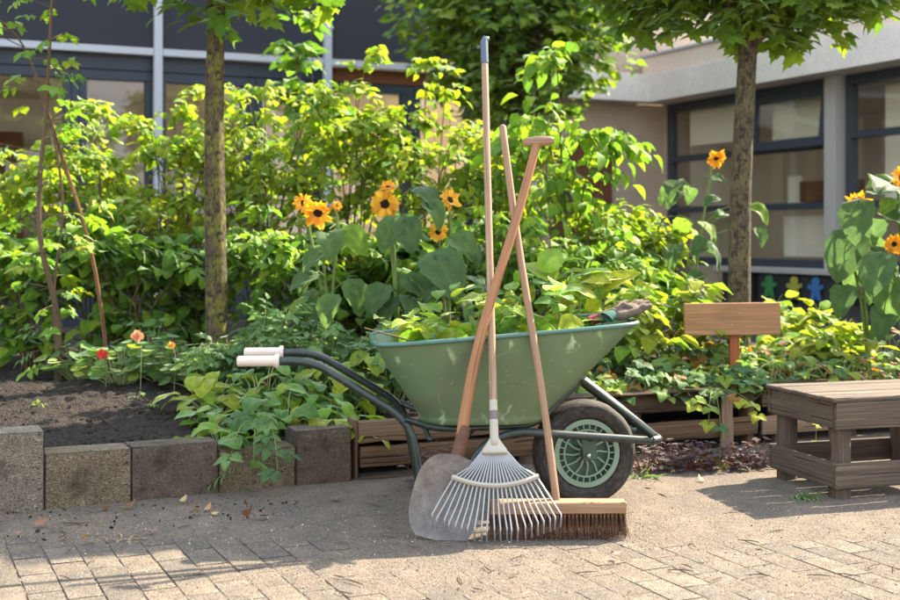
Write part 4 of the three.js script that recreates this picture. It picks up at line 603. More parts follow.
// ---------------------------------------------------------------- trees
function tree(o) {
  const p = new Plant('maple_tree', o.label, 'tree', o.x, o.d, { group: 'young maple trees', seed: o.seed, ind: o.ind, stem: 'brown', stemName: 'branches' }), r = p.r; p.spread = o.rx; const y0 = p.g.position.y, th = o.cy - y0 + 0.3;
  const tp = [], tr = []; for (let i = 0; i <= 30; i++) { const t = i / 30; tp.push(V(o.lean * t + 0.012 * Math.sin(t * 7 + o.seed), -0.1 + t * th, 0.01 * Math.sin(t * 5))); tr.push(lerp(o.tr * 1.12, o.tr * 0.86, smooth(t * 1.3)) * (t > 0.75 ? lerp(1, 0.45, (t - 0.75) * 4) : 1) * (1 + 0.35 * Math.max(0, 1 - i / 3))); }
  const tg = sweep(tp, tr, 20); const q = tg.attributes.position; for (let i = 0; i < q.count; i++) { const c = tp[Math.min(30, Math.floor(i / 21))], n = 1 + 0.05 * Math.max(0, Math.sin(q.getY(i) * 2.1 + o.seed) - 0.9) * 10 * 0.12 + 0.16 * (fbm(Math.atan2(q.getZ(i) - c.z, q.getX(i) - c.x) * 2 + 9, q.getY(i) * 6, 41 + o.seed, 3) - 0.5); q.setXYZ(i, c.x + (q.getX(i) - c.x) * n, q.getY(i), c.z + (q.getZ(i) - c.z) * n); } tg.computeVertexNormals(); part('trunk', tg, o.moss ? M.mossBark : M.bark, p.g);
  const cc = V(o.cx - o.x, o.cy - y0, o.cz ?? 0), lim = [];
  for (let i = 0; i < 16; i++) { const a = i * 2.4, b = tp[Math.floor(lerp(20, 30, i / 16))].clone(), e = cc.clone().add(V(Math.cos(a) * o.rx * 0.75, r.r(-0.5, 0.9) * o.ry, Math.sin(a) * o.rz * 0.75)), path = curve([b, b.clone().lerp(e, 0.5).add(V(0, 0.12, 0)), e], 8); p.stem(path, 0.018, 0.005, 6); lim.push(...path.slice(3)); }
  for (let i = 0; i < o.n; i++) {
    const u = r.s(1), a = r() * Math.PI * 2, s = Math.sqrt(1 - u * u), rad = Math.pow(r(), 0.42), lump = 0.78 + 0.44 * fbm(Math.cos(a) * 2.2 + 5, u * 2.4 + Math.sin(a) * 2, 51 + o.seed, 3), q2 = V(Math.cos(a) * s * o.rx, u * o.ry, Math.sin(a) * s * o.rz).multiplyScalar(rad * lump).add(cc);
    let near = lim[0], bd = 1e9; for (const l of lim) { const dd = l.distanceToSquared(q2); if (dd < bd) { bd = dd; near = l; } }
    if (i % 3 === 0) p.stem([near, near.clone().lerp(q2, 0.5).add(V(0, 0.05, 0)), q2], 0.004, 0.0014, 4);
    const out = q2.clone().sub(cc).setY(0).normalize();
    for (let k = 0; k < 6; k++) { const dir = rdir(r, r.r(-0.9, 0.1)).addScaledVector(out, 0.5), pos = q2.clone().add(V(r.s(0.09), r.s(0.07), r.s(0.09))); p.leaf('maple', pos, dir, V(r.s(0.6), 1, r.s(0.6)).addScaledVector(out, 0.5), r.r(0.065, 0.13) * (o.ls ?? 1), 'maple'); }
  }
  return p.finish();
}
tree({ label: 'mossy slender tree trunk standing in the hedge beside the nasturtiums', x: fx(214, 6.5), d: 6.5, tr: 0.052, lean: 0.03, moss: true, cx: fx(245, 6.5), cy: 3.0, rx: 0.95, ry: 0.82, rz: 0.8, n: 620, ls: 1.2, seed: 1, ind: 90 });
tree({ label: 'slender tree with brown bark standing behind the wooden sign', x: fx(736, 6.85), d: 6.85, tr: 0.058, lean: 0.09, cx: fx(758, 6.85), cy: 2.8, rx: 1.12, ry: 0.7, rz: 0.62, n: 1200, ls: 1.2, seed: 2, ind: 140 });
tree({ label: 'dense dark-leaved tree behind the hedge, its crown hanging before the building', x: fx(512, 11.6), d: 11.6, tr: 0.075, lean: 0.03, cx: fx(516, 11.6), cy: 3.3, rx: 1.14, ry: 1.26, rz: 0.9, n: 1250, ls: 1.15, seed: 3, ind: 160 });

// ---------------------------------------------------------------- hedge of leafy shrubs
[
  [-15, 7.7, 128, 0.72, 'yellow-green shrub behind the thin staked sapling'], [95, 7.5, 118, 0.62, 'yellow-green shrub between the staked sapling and the mossy trunk'], [172, 7.9, 80, 0.6, 'tall yellow-green shrub just behind the mossy trunk'],
  [262, 7.7, 86, 0.58, 'yellow-green shrub on the sunflower side of the mossy trunk'], [352, 7.9, 80, 0.6, 'tall yellow-green shrub directly behind the sunflowers'], [428, 7.8, 98, 0.55, 'yellow-green shrub between the sunflowers and the rake handle'], [505, 7.7, 150, 0.5, 'yellow-green shrub behind the crossing tool handles'], [632, 7.6, 228, 0.36, 'small lime-green shrub before the taupe wall'],
].forEach(([px, d, top, r, label], i) => shrub({ name: 'hedge_shrub', label, group: 'shrubs of the tall hedge', x: fx(px, d), d, h: (fh(top, d) - 0.3) * (i < 3 ? 1.03 : 1.13), r, flat: 0.55, stems: 16, twigs: 10, nodes: 4, twig: 0.28, leaf: i % 3 === 1 ? 'serrate' : 'ovate', len: [0.077, 0.07, 0.084, 0.072, 0.08, 0.074, 0.082, 0.07][i], pal: 'hedge', hang: 0.9, droop: 0.35, seed: 20 + i, ind: 110, bare: 0.22 }));
[[30, 7.0, 225, 0.48, 'dark green low bush at the foot of the hedge behind the sapling'], [128, 7.05, 215, 0.46, 'dark green low bush with broad leaves behind the nasturtiums'], [262, 6.95, 215, 0.42, 'mid-green low bush in front of the hedge near the mossy trunk'], [470, 6.9, 215, 0.42, 'mid-green low bush in front of the hedge behind the rake'], [560, 6.9, 225, 0.45, 'mid-green low bush in front of the hedge behind the broom handle'], [195, 7.3, 235, 0.42, 'dark green bush hard against the back of the mossy trunk'], [345, 7.2, 225, 0.42, 'dark green bush behind the stems of the sunflowers'], [405, 7.25, 235, 0.4, 'dark green bush behind the large open sunflower head'], [615, 7.2, 255, 0.36, 'dark green bush behind the lime raspberry canes']].forEach(([px, d, top, r, label], i) =>
  shrub({ name: 'low_bush', label, group: 'low bushes before the hedge', x: fx(px, d), d, h: (fh(top, d) - 0.28) / 0.95, r, flat: 0.7, stems: 14, twigs: 8, nodes: 3, twig: 0.2, leaf: i < 2 || i > 4 ? 'broad' : 'ovate', len: i < 2 || i > 4 ? 0.095 : 0.085, pal: 'mid', hang: 0.8, seed: 40 + i, ind: 80, bare: 0.1 }));
shrub({ name: 'lilac_shrub', label: 'tall slim green shrub rising before the white facade post', group: null, x: fx(308, 8.8), d: 8.8, h: 2.3, r: 0.28, stems: 9, twigs: 9, nodes: 3, twig: 0.24, leaf: 'ovate', len: 0.13, pal: 'mid', hang: 0.5, seed: 60, ind: 80, bare: 0.35 });
shrub({ name: 'drooping_shrub', label: 'tall loose shrub with big drooping leaves below the dark tree crown', x: fx(566, 7.4), d: 7.4, h: 1.85, r: 0.34, flat: 0.8, stems: 10, twigs: 7, nodes: 3, twig: 0.3, leaf: 'ovate', len: 0.115, pal: 'mid', hang: 1.5, droop: 0.5, seed: 61, ind: 120, bare: 0.3 });
// sapling with a stake
{
  const d = 6.5, x = fx(57, d), p = new Plant('staked_sapling', 'thin sapling with small tomato-like leaves at the end of the soil bed', 'sapling', x, d, { seed: 70, ind: 90, stem: 'brown' }), r = p.r, y0 = p.g.position.y, at = (px, py) => V(fx(px, d) - x, fh(py, d) - y0, r.s(0.03)); p.spread = 0.3;
  const main = curve([V(0, -0.05, 0), at(57, 320), at(42, 240), at(40, 180), at(46, 110), at(51, 40), at(54, -40)], 30); p.stem(main, 0.018, 0.007, 8);
  const s2 = curve([V(0.02, 0, 0), at(52, 300), at(62, 200), at(40, 90), at(15, 35), at(-20, 5)], 24); p.stem(s2, 0.009, 0.004, 6);
  for (const path of [main, s2]) for (let i = 2; i < path.length; i++) for (let k = 0; k < (i % 2 ? 2 : 1); k++) { const b = path[i], dir = rdir(r, r.r(-0.3, 0.5)), tl = r.r(0.08, 0.24), e = b.clone().addScaledVector(dir, tl); p.stem([b, e], 0.003, 0.0012, 4); p.leaf('pinnate', e.clone().lerp(b, 0.3), dir.clone().add(V(0, -0.5, 0)), V(r.s(0.4), 1, r.s(0.4)), r.r(0.1, 0.19), r() < 0.5 ? 'mid' : 'hedge'); if (r() < 0.7) p.leaf('ovate', e, dir.clone().add(V(r.s(1), -0.6, r.s(1))), V(r.s(0.4), 1, r.s(0.4)), r.r(0.05, 0.08), 'mid'); }
  p.finish();
  const st = part(numbered('garden_stake'), sweep(curve([P(fx(112, 6.65), 0.2, 6.65), P(fx(92, 6.62), fh(255, 6.62), 6.62), P(fx(60, 6.58), fh(150, 6.58), 6.58), P(fx(36, 6.55), fh(76, 6.55), 6.55)], 14), 0.011, 8), mat({ pair: T.palletWood, rep: 6, repY: 1, roughness: 0.9, color: 0xf0d8b8 }), scene); tag(st, 'thin brown cane leaning across the sapling', 'stake');
}
// ---------------------------------------------------------------- sunflowers
const petalGeo = [leafGrid({ w: ov(0.2, 0.7, 0.8), rows: 4, half: 1, fold: 0.5, droop: 1.1, seed: 5 }), leafGrid({ w: ov(0.17, 0.85, 0.8), rows: 4, half: 1, fold: 0.1, droop: -0.9, seed: 6 }), leafGrid({ w: ov(0.2, 0.8, 0.8), rows: 4, half: 1, fold: 0.3, droop: 0.35 }), leafGrid({ w: ov(0.18, 0.85, 0.8), rows: 4, half: 1, fold: 0.2, droop: -0.4, seed: 3 })];
const petalMat = [C(0.9, 0.5, 0.015), C(0.95, 0.6, 0.03), C(0.8, 0.36, 0.012)].map((c) => new THREE.MeshPhysicalMaterial({ color: c, roughness: 0.9, transmission: 0.4, thickness: 0, side: THREE.DoubleSide }));
const discMat = mat({ pair: T.bristle, rep: 30, bump: 0.004, roughness: 1, color: 0x7a5a48 });
function flower(g, pos, face, r0, seed, orange) {                        // pos local, face = direction the disc looks
  const r = rng(seed), h = part('flower_head', (() => { const pts = []; for (let i = 0; i <= 8; i++) pts.push(new THREE.Vector2(r0 * 0.33 * (1 - i / 8), r0 * 0.1 * Math.sin(i / 8 * Math.PI / 2) * (i === 8 ? 0.86 : 1))); const q = new THREE.LatheGeometry([new THREE.Vector2(0.001, -r0 * 0.12), new THREE.Vector2(r0 * 0.3, -r0 * 0.05), ...pts], 20); return q; })(), discMat, g);
  h.position.copy(pos); h.quaternion.setFromUnitVectors(V(0, 1, 0), face.clone().normalize());
  const n = 15 + r.i(7), dk = r.r(0.8, 1.25); h.scale.set(1, 1, 1); for (let i = 0; i < n * 2; i++) { if (r() < 0.12) continue; const a = i / n * Math.PI * 2 + r.s(0.1) + (i >= n ? 0.16 : 0), lay = i >= n ? 1 : 0, m = part('petal', petalGeo[r.i(4)], petalMat[orange ? (r() < 0.6 ? 2 : 0) : r.i(3)], h), s = r0 * r.r(0.7, 0.98) * (lay ? 0.85 : 1); m.scale.set(s * 1.25, s, s); m.position.set(Math.sin(a) * r0 * 0.27 * Math.min(1, dk), lay * 0.002, Math.cos(a) * r0 * 0.27 * Math.min(1, dk)); m.rotation.set(r.s(0.38) - (lay ? 0.35 : 0.05), a, r.s(0.25), 'YXZ'); }
}
function sunflower(o) {
  const p = new Plant('sunflower', o.label, 'sunflower', fx(o.px, o.d), o.d, { group: 'sunflowers', seed: o.seed, ind: 50, stem: 'green' }), r = p.r, b = p.g.position, at = (px, py, dd = 0) => V(fx(px, o.d - dd) - b.x, fh(py, o.d - dd) - b.y, dd); p.spread = 0.4;
  for (const [px, py, r0, fxd, fyd, or] of o.heads) { const e = at(px, py, 0.05), f = V(fxd, fyd, 1).normalize(), neck = e.clone().addScaledVector(f, -0.04), path = curve([V(r.s(0.03), -0.03, 0), V(e.x * 0.3, e.y * 0.5, 0), V(e.x * 0.9, e.y * 0.94, -0.02), neck.clone().add(V(0, 0.015, 0)), e.clone().addScaledVector(f, -r0 * 0.12)], 16); p.stem(path, 0.009, 0.005, 8); flower(p.g, e, f, r0, o.seed * 10 + px, or);
    for (let k = 0; k < 9; k++) { const a = k / 9 * 6.28, s = V(Math.cos(a), Math.sin(a), 0); p.leaf('long', e.clone().addScaledVector(f, -0.02), s.addScaledVector(f, -0.2), f.clone().negate(), r0 * 0.6, 'mid'); } }
  const top = Math.max(...o.heads.map((q) => fh(q[1], o.d))) - b.y; for (let k = 0; k < 9; k++) { const dir = rdir(r, 0), y = top * r.r(0.3, 0.88), s = V(r.s(0.02), y, 0), e = s.clone().addScaledVector(dir, r.r(0.06, 0.14)).add(V(0, 0.02, 0)); p.stem([s, s.clone().lerp(e, 0.5).add(V(0, 0.02, 0)), e], 0.003, 0.002, 5); p.leaf('heart', e, dir.clone().add(V(0, -r.r(0.3, 0.9), 0.15)), V(r.s(0.3), 0.9, 0.3).addScaledVector(sunDir, 0.4), r.r(0.11, 0.19), 'sun'); }
  for (const [px, py, len, tx, ty, dd] of o.leaves) { const e = at(px, py, dd ?? 0.1), s = V(e.x * 0.4 - Math.sign(tx) * 0.03, e.y - 0.03, 0); p.stem([s, s.clone().lerp(e, 0.6).add(V(0, 0.03, 0)), e], 0.004, 0.003, 5); p.leaf('heart', e, V(tx, ty, r.r(0.2, 0.9)), V(r.s(0.4), 0.9, 0.6), len * 0.86, 'sun'); }
  p.finish();
}
sunflower({ label: 'sunflower stem with three drooping heads nearest the mossy trunk', px: 330, d: 6.35, seed: 1, heads: [[318, 213, 0.078, -0.1, -0.6], [303, 203, 0.052, -0.9, 0.0], [337, 206, 0.03, 0.9, 0.4, 1]], leaves: [[325, 250, 0.2, -0.9, -0.5], [345, 232, 0.2, 0.8, -0.5], [312, 275, 0.17, -1, -0.35], [352, 285, 0.2, 0.5, -0.9], [335, 300, 0.19, -0.6, -0.8, 0.16]] });
sunflower({ label: 'sunflower with one large open head beside the three-headed one', px: 400, d: 6.3, seed: 2, heads: [[385, 204, 0.079, 0.1, -0.3], [388, 187, 0.04, 0, 1.2, 1]], leaves: [[395, 222, 0.21, -0.6, -0.9, 0.14], [405, 222, 0.2, 0.35, -0.9, 0.16], [420, 190, 0.19, 0.9, -0.5], [408, 280, 0.19, 0.9, -0.4], [385, 290, 0.2, -0.8, -0.7]] });
sunflower({ label: 'sunflower with two golden heads and a long leaf beside the rake handle', px: 448, d: 6.25, seed: 3, heads: [[450, 200, 0.06, 0.8, 0.6], [438, 232, 0.05, 0.05, -0.1]], leaves: [[435, 258, 0.3, 0.55, -0.6, 0.22], [456, 240, 0.2, 0.9, -0.5], [428, 205, 0.18, 0.8, -0.7], [440, 285, 0.16, -0.9, -0.4]] });
sunflower({ label: 'single orange sunflower growing up beside the tree behind the sign', px: 690, d: 7.35, seed: 4, heads: [[716, 158, 0.062, 0.4, -0.7, 1]], leaves: [[712, 178, 0.11, 0.9, 0.1], [716, 198, 0.12, -0.8, -0.2], [705, 240, 0.16, -0.8, -0.6], [752, 208, 0.17, 0.8, -0.4], [758, 230, 0.13, 0.4, -0.9], [725, 215, 0.12, -0.9, 0.1], [700, 275, 0.15, -0.8, -0.4]] });
sunflower({ label: 'leafy sunflower with drooping orange heads beside the wing window frame', px: 868, d: 6.6, seed: 5, heads: [[858, 202, 0.07, -0.3, -1.0, 1], [848, 215, 0.04, -0.8, -0.2, 1]], leaves: [[858, 205, 0.26, -0.35, -0.9, 0.2], [850, 238, 0.3, -0.4, -0.9, 0.1], [875, 190, 0.27, 0.9, 0.1, 0.1], [885, 215, 0.24, 0.9, -0.4], [872, 270, 0.24, 0.8, -0.7], [845, 290, 0.2, -0.5, -0.8]] });
sunflower({ label: 'leafy sunflower with a small orange head at the end of the bed', px: 905, d: 6.5, seed: 6, heads: [[894, 244, 0.052, -0.3, 0, 1], [902, 178, 0.07, 0.2, 0.2, 1]], leaves: [[880, 258, 0.26, -0.5, -0.9, 0.18], [895, 285, 0.26, -0.4, -0.9, 0.15], [885, 185, 0.28, -0.2, 0.1, 0.1], [910, 220, 0.25, 0.4, -0.9], [890, 310, 0.22, -0.7, -0.6]] });

// ---------------------------------------------------------------- low plants of the left bed
[[80, 6.55, 0.2], [120, 6.3, 0.21], [165, 6.35, 0.22], [205, 6.2, 0.2], [150, 6.7, 0.3], [235, 6.3, 0.24]].forEach(([px, d, h], i) => rosette({ name: 'nasturtium', label: 'nasturtium clump with round leaves at the back of the soil bed', group: 'nasturtium clumps', x: fx(px, d), d, n: 70, r: 0.21, h: h * 1.05, leaf: 'round', len: 0.074, pal: 'nast', seed: 80 + i, ind: 40 }));
{ const fg = (cols, px, py, d, label, s) => { const x = fx(px, d), y = fh(py, d), g = thing('nasturtium_flower', label, 'flower', P(x, y, d)), r = rng(px); for (let i = 0; i < 6; i++) { const m = part('petal', G.round[0], new THREE.MeshPhysicalMaterial({ color: cols, roughness: 0.9, transmission: 0.35, thickness: 0, side: THREE.DoubleSide }), g); m.scale.setScalar(s); m.position.set(Math.cos(i * 1.05) * s * 0.4, Math.sin(i * 1.05) * s * 0.4, 0.01); m.rotation.set(Math.PI / 2 + Math.sin(i * 1.05) * -0.4, r.s(0.3), i); } part('stalk', sweep([V(0, 0, -0.005), V(0.01, -0.05, -0.03), V(0, bedH(x, d) - y, -0.05)], 0.0015, 5), stemMat.pale, g); };
  fg(C(0.75, 0.04, 0.012), 103, 354, 6.1, 'bright red nasturtium flower above the dark soil', 0.032); fg(C(0.72, 0.3, 0.14), 138, 336, 6.05, 'faded salmon nasturtium flower with a papery top', 0.036); fg(C(0.7, 0.3, 0.03), 172, 345, 6.1, 'small orange nasturtium flower half hidden among round leaves', 0.022); }
[[215, 5.75, 0.2], [262, 5.7, 0.24], [310, 5.75, 0.26], [345, 5.85, 0.26], [235, 5.5, 0.12], [285, 5.5, 0.16], [332, 5.52, 0.12], [385, 5.95, 0.3]].forEach(([px, d, h], i) => rosette({ name: 'squash_plant', label: 'squash plant with broad mid-green leaves near the barrow handles', group: 'squash plants', x: fx(px, d), d, n: 30, r: 0.2, h: h * 1.15, leaf: 'broad', len: 0.115, pal: i % 3 ? 'nast' : 'lime', seed: 90 + i, ind: 30, sr: 0.004 }));
[[282, 6.1, 0.42, 'blue-green potato plant below the three-headed sunflower'], [345, 6.05, 0.4, 'blue-green potato plant below the large sunflower head'], [395, 6.1, 0.38, 'blue-green potato plant just behind the barrow tray'], [240, 6.1, 0.32, 'blue-green potato plant beside the foot of the mossy trunk']].forEach(([px, d, h, label], i) => shrub({ name: 'potato_plant', label, cat: 'potato plant', group: 'potato plants', x: fx(px, d), d, h, r: 0.24, stems: 9, twigs: 6, nodes: 1, twig: 0.1, leaf: 'pinnate', len: 0.12, pal: 'blue', seed: 110 + i, ind: 60, stem: 'green', bare: 0.2 }));
{ // potato haulm hanging over the edging block
  const x = -0.8, d = edgeD(-0.8) + 0.2, p = new Plant('trailing_potato_plant', 'blue-green potato stem trailing down over the edging blocks', 'potato plant', x, d, { seed: 121, ind: 40 }), r = p.r; p.spread = 0.3;
  for (const [ex, ey, ez] of [[0.02, -0.02, 0.3], [0.12, -0.05, 0.34], [-0.08, -0.08, 0.28], [0.1, 0.1, 0.2], [-0.02, 0.14, 0.1]]) { const path = curve([V(0, 0, 0), V(ex * 0.4, 0.11, ez * 0.45), V(ex * 0.85, 0.08 + ey * 0.4, ez * 0.85), V(ex, ey, ez)], 10); p.stem(path, 0.004, 0.002); for (let k = 4; k <= 10; k += 2) p.leaf('pinnate', path[k], rdir(r, -0.25).add(V(0, 0, 0.6)), V(r.s(0.3), 1, 0.5), r.r(0.1, 0.17), 'blue'); }
  p.finish();
}
rosette({ name: 'squash_runner', label: 'squash leaves with a yellowing edge spilling past the dark block', cat: 'plant', x: -0.43, d: edgeD(-0.43) + 0.14, y: 0.2, n: 9, r: 0.1, h: 0.07, dome: 1.3, leaf: 'broad', len: 0.1, pal: 'lime', seed: 131, ind: 9 });
rosette({ name: 'squash_runner', label: 'squash leaf cluster spilling over the brown blocks beside the potato stem', cat: 'plant', x: -0.95, d: edgeD(-0.95) + 0.16, y: 0.19, n: 14, r: 0.13, h: 0.1, dome: 0.9, leaf: 'broad', len: 0.1, pal: 'mid', seed: 132, ind: 14 });
[[40, 415, 'tiny'], [150, 412, 'tiny'], [136, 408, 'tiny'], [168, 395, 'tiny']].forEach(([px, py], i) => { const d = 1250 * 0.82 / (py - 235), x = fx(px, d); rosette({ name: 'seedling', label: 'tiny seedling sprouting from the bare soil', group: 'seedlings in the soil', x, d, n: 6, r: 0.03, h: 0.03, leaf: 'ovate', len: 0.03, pal: 'mid', seed: 140 + i, ind: 6, sr: 0.001 }); });

// ---------------------------------------------------------------- right bed
for (let i = 0; i < 26; i++) { const r = rng(300 + i), px = 585 + (i % 13) * 27 + r.s(8), row = Math.floor(i / 13), x0 = fx(px, 6), d = edgeD(x0) + 0.13 + row * 0.33 + r() * 0.08; const far = px > 745; rosette({ name: far ? 'bramble_clump' : 'strawberry_plant', label: far ? 'low clump with green and reddening leaves behind the stool' : 'strawberry clump with grey-green leaves behind the pallet edging', group: far ? 'reddening clumps behind the stool' : 'strawberry clumps', x: fx(px, d), d, n: 30, r: 0.19, h: 0.2 + row * 0.08, leaf: far ? 'broad' : 'trefoil', len: far ? 0.075 : 0.1, pal: far ? 'straw' : 'berry', seed: 300 + i, ind: 22 }); }
[[612, 6.35, 275, 'lime raspberry cane behind the barrow lip and gloves'], [662, 6.55, 262, 'lime raspberry cane between the gloves and the wooden sign'], [555, 6.45, 262, 'lime raspberry cane behind the broom handle'], [690, 6.7, 288, 'raspberry cane beside the tree behind the sign'], [820, 6.75, 298, 'low raspberry cane behind the sign, beside the sunflowers'], [800, 7.3, 300, 'low raspberry cane close behind the wooden sign']].forEach(([px, d, top, label], i) => shrub({ name: 'raspberry_cane', label, cat: 'raspberry plant', group: 'raspberry canes', x: fx(px, d), d, h: fh(top, d) - 0.3, r: 0.26, stems: 7, twigs: 6, nodes: 1, twig: 0.14, leaf: 'serrate', len: 0.115, pal: i === 3 ? 'hedge' : 'lime', hang: 0.5, seed: 330 + i, ind: 60, stem: 'green', bare: 0.25 }));
[[668, 5.55], [690, 5.5], [712, 5.52], [735, 5.56], [756, 5.6], [432, 5.12], [445, 5.16], [645, 5.45]].forEach(([px, d], i) => rosette({ name: 'coral_bells', label: 'small dark purple-leaved plant at the foot of the pallets', cat: 'plant', group: 'purple plants at the pallet foot', x: fx(px, d), d, y: 0, n: 60, r: 0.1, h: i > 4 && i < 7 ? 0.2 : 0.15, leaf: 'maple', len: 0.038, pal: 'purple', seed: 350 + i, ind: 26, sr: 0.0012, stem: 'red' }));
{ // strawberry runner hanging over the pallet
  const x = fx(715, 5.75), d = 5.75, p = new Plant('strawberry_runner', 'strawberry runner with pale leaves hanging down over the pallet', 'plant', x, d, { seed: 371, ind: 30, y: 0.3 }), r = p.r; p.spread = 0.3;
  for (const [ex, ey, ez] of [[-0.12, -0.02, 0.12], [-0.06, -0.1, 0.14], [0.08, 0, 0.12], [0.16, -0.06, 0.14], [-0.02, -0.27, 0.22]]) { const path = curve([V(0, -0.02, -0.15), V(ex * 0.3, 0.04, 0), V(ex * 0.8, ey * 0.3 + 0.02, ez * 0.8), V(ex, ey, ez)], 8); p.stem(path, 0.002, 0.0012); p.leaf('trefoil', path[8], V(r.s(1), -0.2, 0.8), V(r.s(0.3), 1, 0.5), 0.085, 'lime'); p.leaf('trefoil', path[6], V(r.s(1), -0.1, 0.8), V(r.s(0.3), 1, 0.5), 0.08, 'straw'); }
  p.finish();
}
// ---------------------------------------------------------------- what lies in the barrow
{
  const r = rng(401), toW = (u, h, v) => V(u, h, v).applyAxisAngle(V(0, 1, 0), R(5)).add(barrow.position);
  const pile = new THREE.InstancedMesh(G.broad[0], leafWhite, 520), m = new THREE.Matrix4(); for (let i = 0; i < 520; i++) { const hh = Math.sqrt(r()), u = lerp(r.r(-0.56, -0.28), r.r(-0.7, 0.02), hh), v = r.s(lerp(0.12, 0.22, hh)); m.compose(toW(u, lerp(0.46, rimH(u) + 0.015, hh), v), new THREE.Quaternion().setFromEuler(new THREE.Euler(r.s(0.9), r() * 6, r.s(0.9))), V(1, 1, 1).multiplyScalar(r.r(0.06, 0.11))); pile.setMatrixAt(i, m); pile.setColorAt(i, PAL[r() < 0.4 ? 'lime' : 'mid'][r.i(4)]); }
  pile.name = 'leaf_clippings'; pile.castShadow = pile.receiveShadow = true; tag(pile, 'heap of cut leaves filling the barrow tray', 'clippings', null, 'stuff'); scene.add(pile);
  const cut = [ // u, v, height above rim, spread, leaf, length, n, palette, label
    [-0.74, 0.12, 0.1, 0.1, 'ovate', 0.075, 9, 'lime', 'small yellow-green cutting at the handle end of the tray'], [-0.6, 0.2, 0.12, 0.13, 'ovate', 0.09, 10, 'hedge', 'leafy cutting sticking up behind the shovel shaft'], [-0.44, 0.16, 0.15, 0.1, 'serrate', 0.12, 5, 'lime', 'cutting with two bright yellow leaves between the tool handles'], [-0.28, 0.1, 0.14, 0.14, 'ovate', 0.1, 10, 'mid', 'green cutting between the rake and broom handles'],
    [-0.12, 0.12, 0.2, 0.16, 'serrate', 0.13, 8, 'mid', 'raspberry cutting with grey-green leaves near the gloves'], [-0.02, 0.02, 0.26, 0.16, 'serrate', 0.15, 8, 'lime', 'tall raspberry cutting with large veined lime leaves'], [0.1, -0.1, 0.2, 0.16, 'serrate', 0.15, 7, 'lime', 'raspberry cutting leaning over the barrow lip behind the gloves'], [-0.34, -0.14, 0.18, 0.2, 'ovate', 0.1, 12, 'mid', 'bushy green cutting at the far side of the tray'], [-0.62, -0.12, 0.14, 0.2, 'ovate', 0.09, 12, 'hedge', 'bushy yellow-green cutting at the far side of the tray'],
  ];
  cut.forEach(([u, v, h, s, leaf, len, n, pal, label], i) => { const w = toW(u, rimH(u) - 0.06, v), p = new Plant('leafy_cutting', label, 'cutting', w.x, -w.z, { y: w.y, seed: 410 + i, ind: 20, group: 'cuttings in the barrow' }), q = p.r; p.spread = 0.2; for (let k = 0; k < 3; k++) { const dir = rdir(q, 0), e = V(dir.x * s * q(), (h + 0.06) * q.r(0.6, 1), dir.z * s * q()), path = curve([V(dir.x * -0.05, -0.06, dir.z * -0.05), V(e.x * 0.3, e.y * 0.6, e.z * 0.3), e], 6); p.stem(path, 0.003, 0.0015); for (let j = 0; j < Math.ceil(n / 3); j++) p.leaf(leaf, path[6 - (j % 4)], rdir(q, q.r(-0.2, 0.7)).add(V(0, 0, 0.2)), V(q.s(0.5), 0.9, q.r(-0.3, 0.6)), len * q.r(0.75, 1.1), pal); } p.finish(); });
  const tw = part(numbered('cut_twig'), sweep([toW(-0.68, 0.66, 0.24), toW(-0.78, 0.69, 0.27), toW(-0.86, 0.715, 0.3)], [0.003, 0.003, 0.002], 6), stemMat.brown, scene); tag(tw, 'bare brown twig poking out over the rear rim of the barrow', 'twig');
}
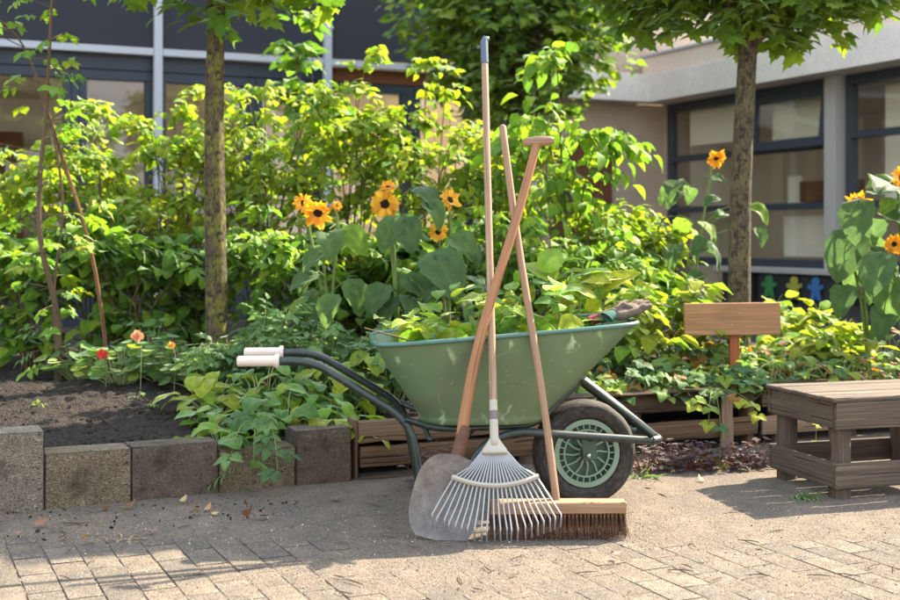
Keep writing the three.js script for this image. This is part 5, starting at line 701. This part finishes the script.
// ---------------------------------------------------------------- litter and weeds on the paving
{
  const dry = [0x8a5a34, 0xa9825a, 0x7a4428, 0xb8946a].map((c) => new THREE.MeshPhysicalMaterial({ color: c, roughness: 0.9, transmission: 0.2, thickness: 0, side: THREE.DoubleSide }));
  const r = rng(501), gd = (py) => 1312.5 / (py - 235);
  [[63, 542], [88, 543], [102, 526], [110, 513], [122, 512], [205, 515], [212, 518], [196, 517], [242, 520], [268, 522], [180, 508], [60, 533], [330, 505], [655, 470], [672, 478], [690, 472], [645, 492], [705, 487], [38, 528], [735, 470], [250, 512], [150, 536], [15, 538], [612, 560], [760, 548]].forEach(([px, py], i) => { const d = gd(py), o = part(numbered('fallen_leaf'), i % 3 ? G.ovate[1] : G.maple[1], dry[r.i(4)], scene), s = r.r(0.03, 0.062); o.scale.setScalar(s); o.position.copy(P(fx(px, d), (d > 4.75 ? 0.019 : 0.012) + s * 0.18, d)); o.rotation.set(r.s(0.4), r() * 6, Math.PI + r.s(0.5)); tag(o, 'dry brown leaf lying on the paving', 'leaf', 'fallen leaves'); });
  for (let i = 0; i < 60; i++) { const d = r.r(3.62, 5.0), x = r.s(0.36) * d, a = r() * 6.28, l = r.r(0.012, 0.05), y = d > 4.6 ? 0.017 : 0.007, o = part(numbered('twig'), sweep([V(-Math.cos(a) * l, 0, -Math.sin(a) * l), V(r.s(0.006), 0.003, r.s(0.006)), V(Math.cos(a) * l, 0.001, Math.sin(a) * l)], [0.0016, 0.0022, 0.001], 5), stemMat.brown, scene); o.position.copy(P(x, y, d)); tag(o, 'short dark twig lying on the sandy paving', 'twig', 'twigs on the paving'); }
  const blade = leafGrid({ w: (t) => 0.045 * (1 - t) + 0.004, rows: 4, half: 1, fold: 0.2, droop: 1.2 });
  const tuft = (name, label, group, px, py, n, len, col, spread, lie = 0) => { const d = gd(py), im = []; for (let i = 0; i < n; i++) { const a = r() * 6.28; im.push(xf(blade, len * r.r(0.5, 1.1), lie ? -r.r(0.02, 0.25) : -r.r(0.3, 1.3), a, 0, r.s(spread), 0, r.s(spread * 0.7))); } const o = part(numbered(name), mergeGeometries(im), new THREE.MeshPhysicalMaterial({ color: col, roughness: 0.9, transmission: 0.4, thickness: 0, side: THREE.DoubleSide }), scene); o.position.copy(P(fx(px, d), d > 4.85 ? 0.016 : 0.007, d)); tag(o, label, 'grass', group); };
  tuft('grass_tuft', 'green grass tuft beside the leg of the stool', 'grass tufts', 806, 502, 110, 0.085, C(0.16, 0.28, 0.05), 0.05); tuft('grass_tuft', 'small green grass tuft before the barrow loop', 'grass tufts', 645, 482, 60, 0.1, C(0.2, 0.32, 0.06), 0.06); tuft('grass_tuft', 'sparse grass blades between the purple plants and the stool', 'grass tufts', 795, 488, 24, 0.05, C(0.22, 0.3, 0.06), 0.04);
  [[640, 492, 'dry straw wisps beside the barrow wheel'], [668, 486, 'dry straw wisps before the purple plants'], [655, 512, 'dry straw wisps beside the broom end'], [690, 492, 'dry straw wisps near the shadow of the stool'], [120, 540, 'dry straw wisps near the tall concrete block'], [880, 492, 'dry straw wisps under the stool end']].forEach(([px, py, label]) => tuft('dry_straw', label, 'wisps of dry straw', px, py, 44, 0.06, C(0.5, 0.3, 0.1), 0.09, 0.9));
  [[707, 470, 'small lime weed sprouting beside the purple plants'], [738, 466, 'small lime weed sprouting close to the stool'], [815, 432, 'lime strawberry shoot seen under the stool']].forEach(([px, py, label], i) => { const d = i === 2 ? 5.5 : gd(py); rosette({ name: 'weed', label, group: 'small weeds', x: fx(px, d), d, y: 0, n: 7, r: 0.05, h: i === 2 ? 0.22 : 0.08, leaf: 'trefoil', len: 0.06, pal: 'lime', seed: 520 + i, ind: 7 }); });
}
renderer.render(scene, camera);
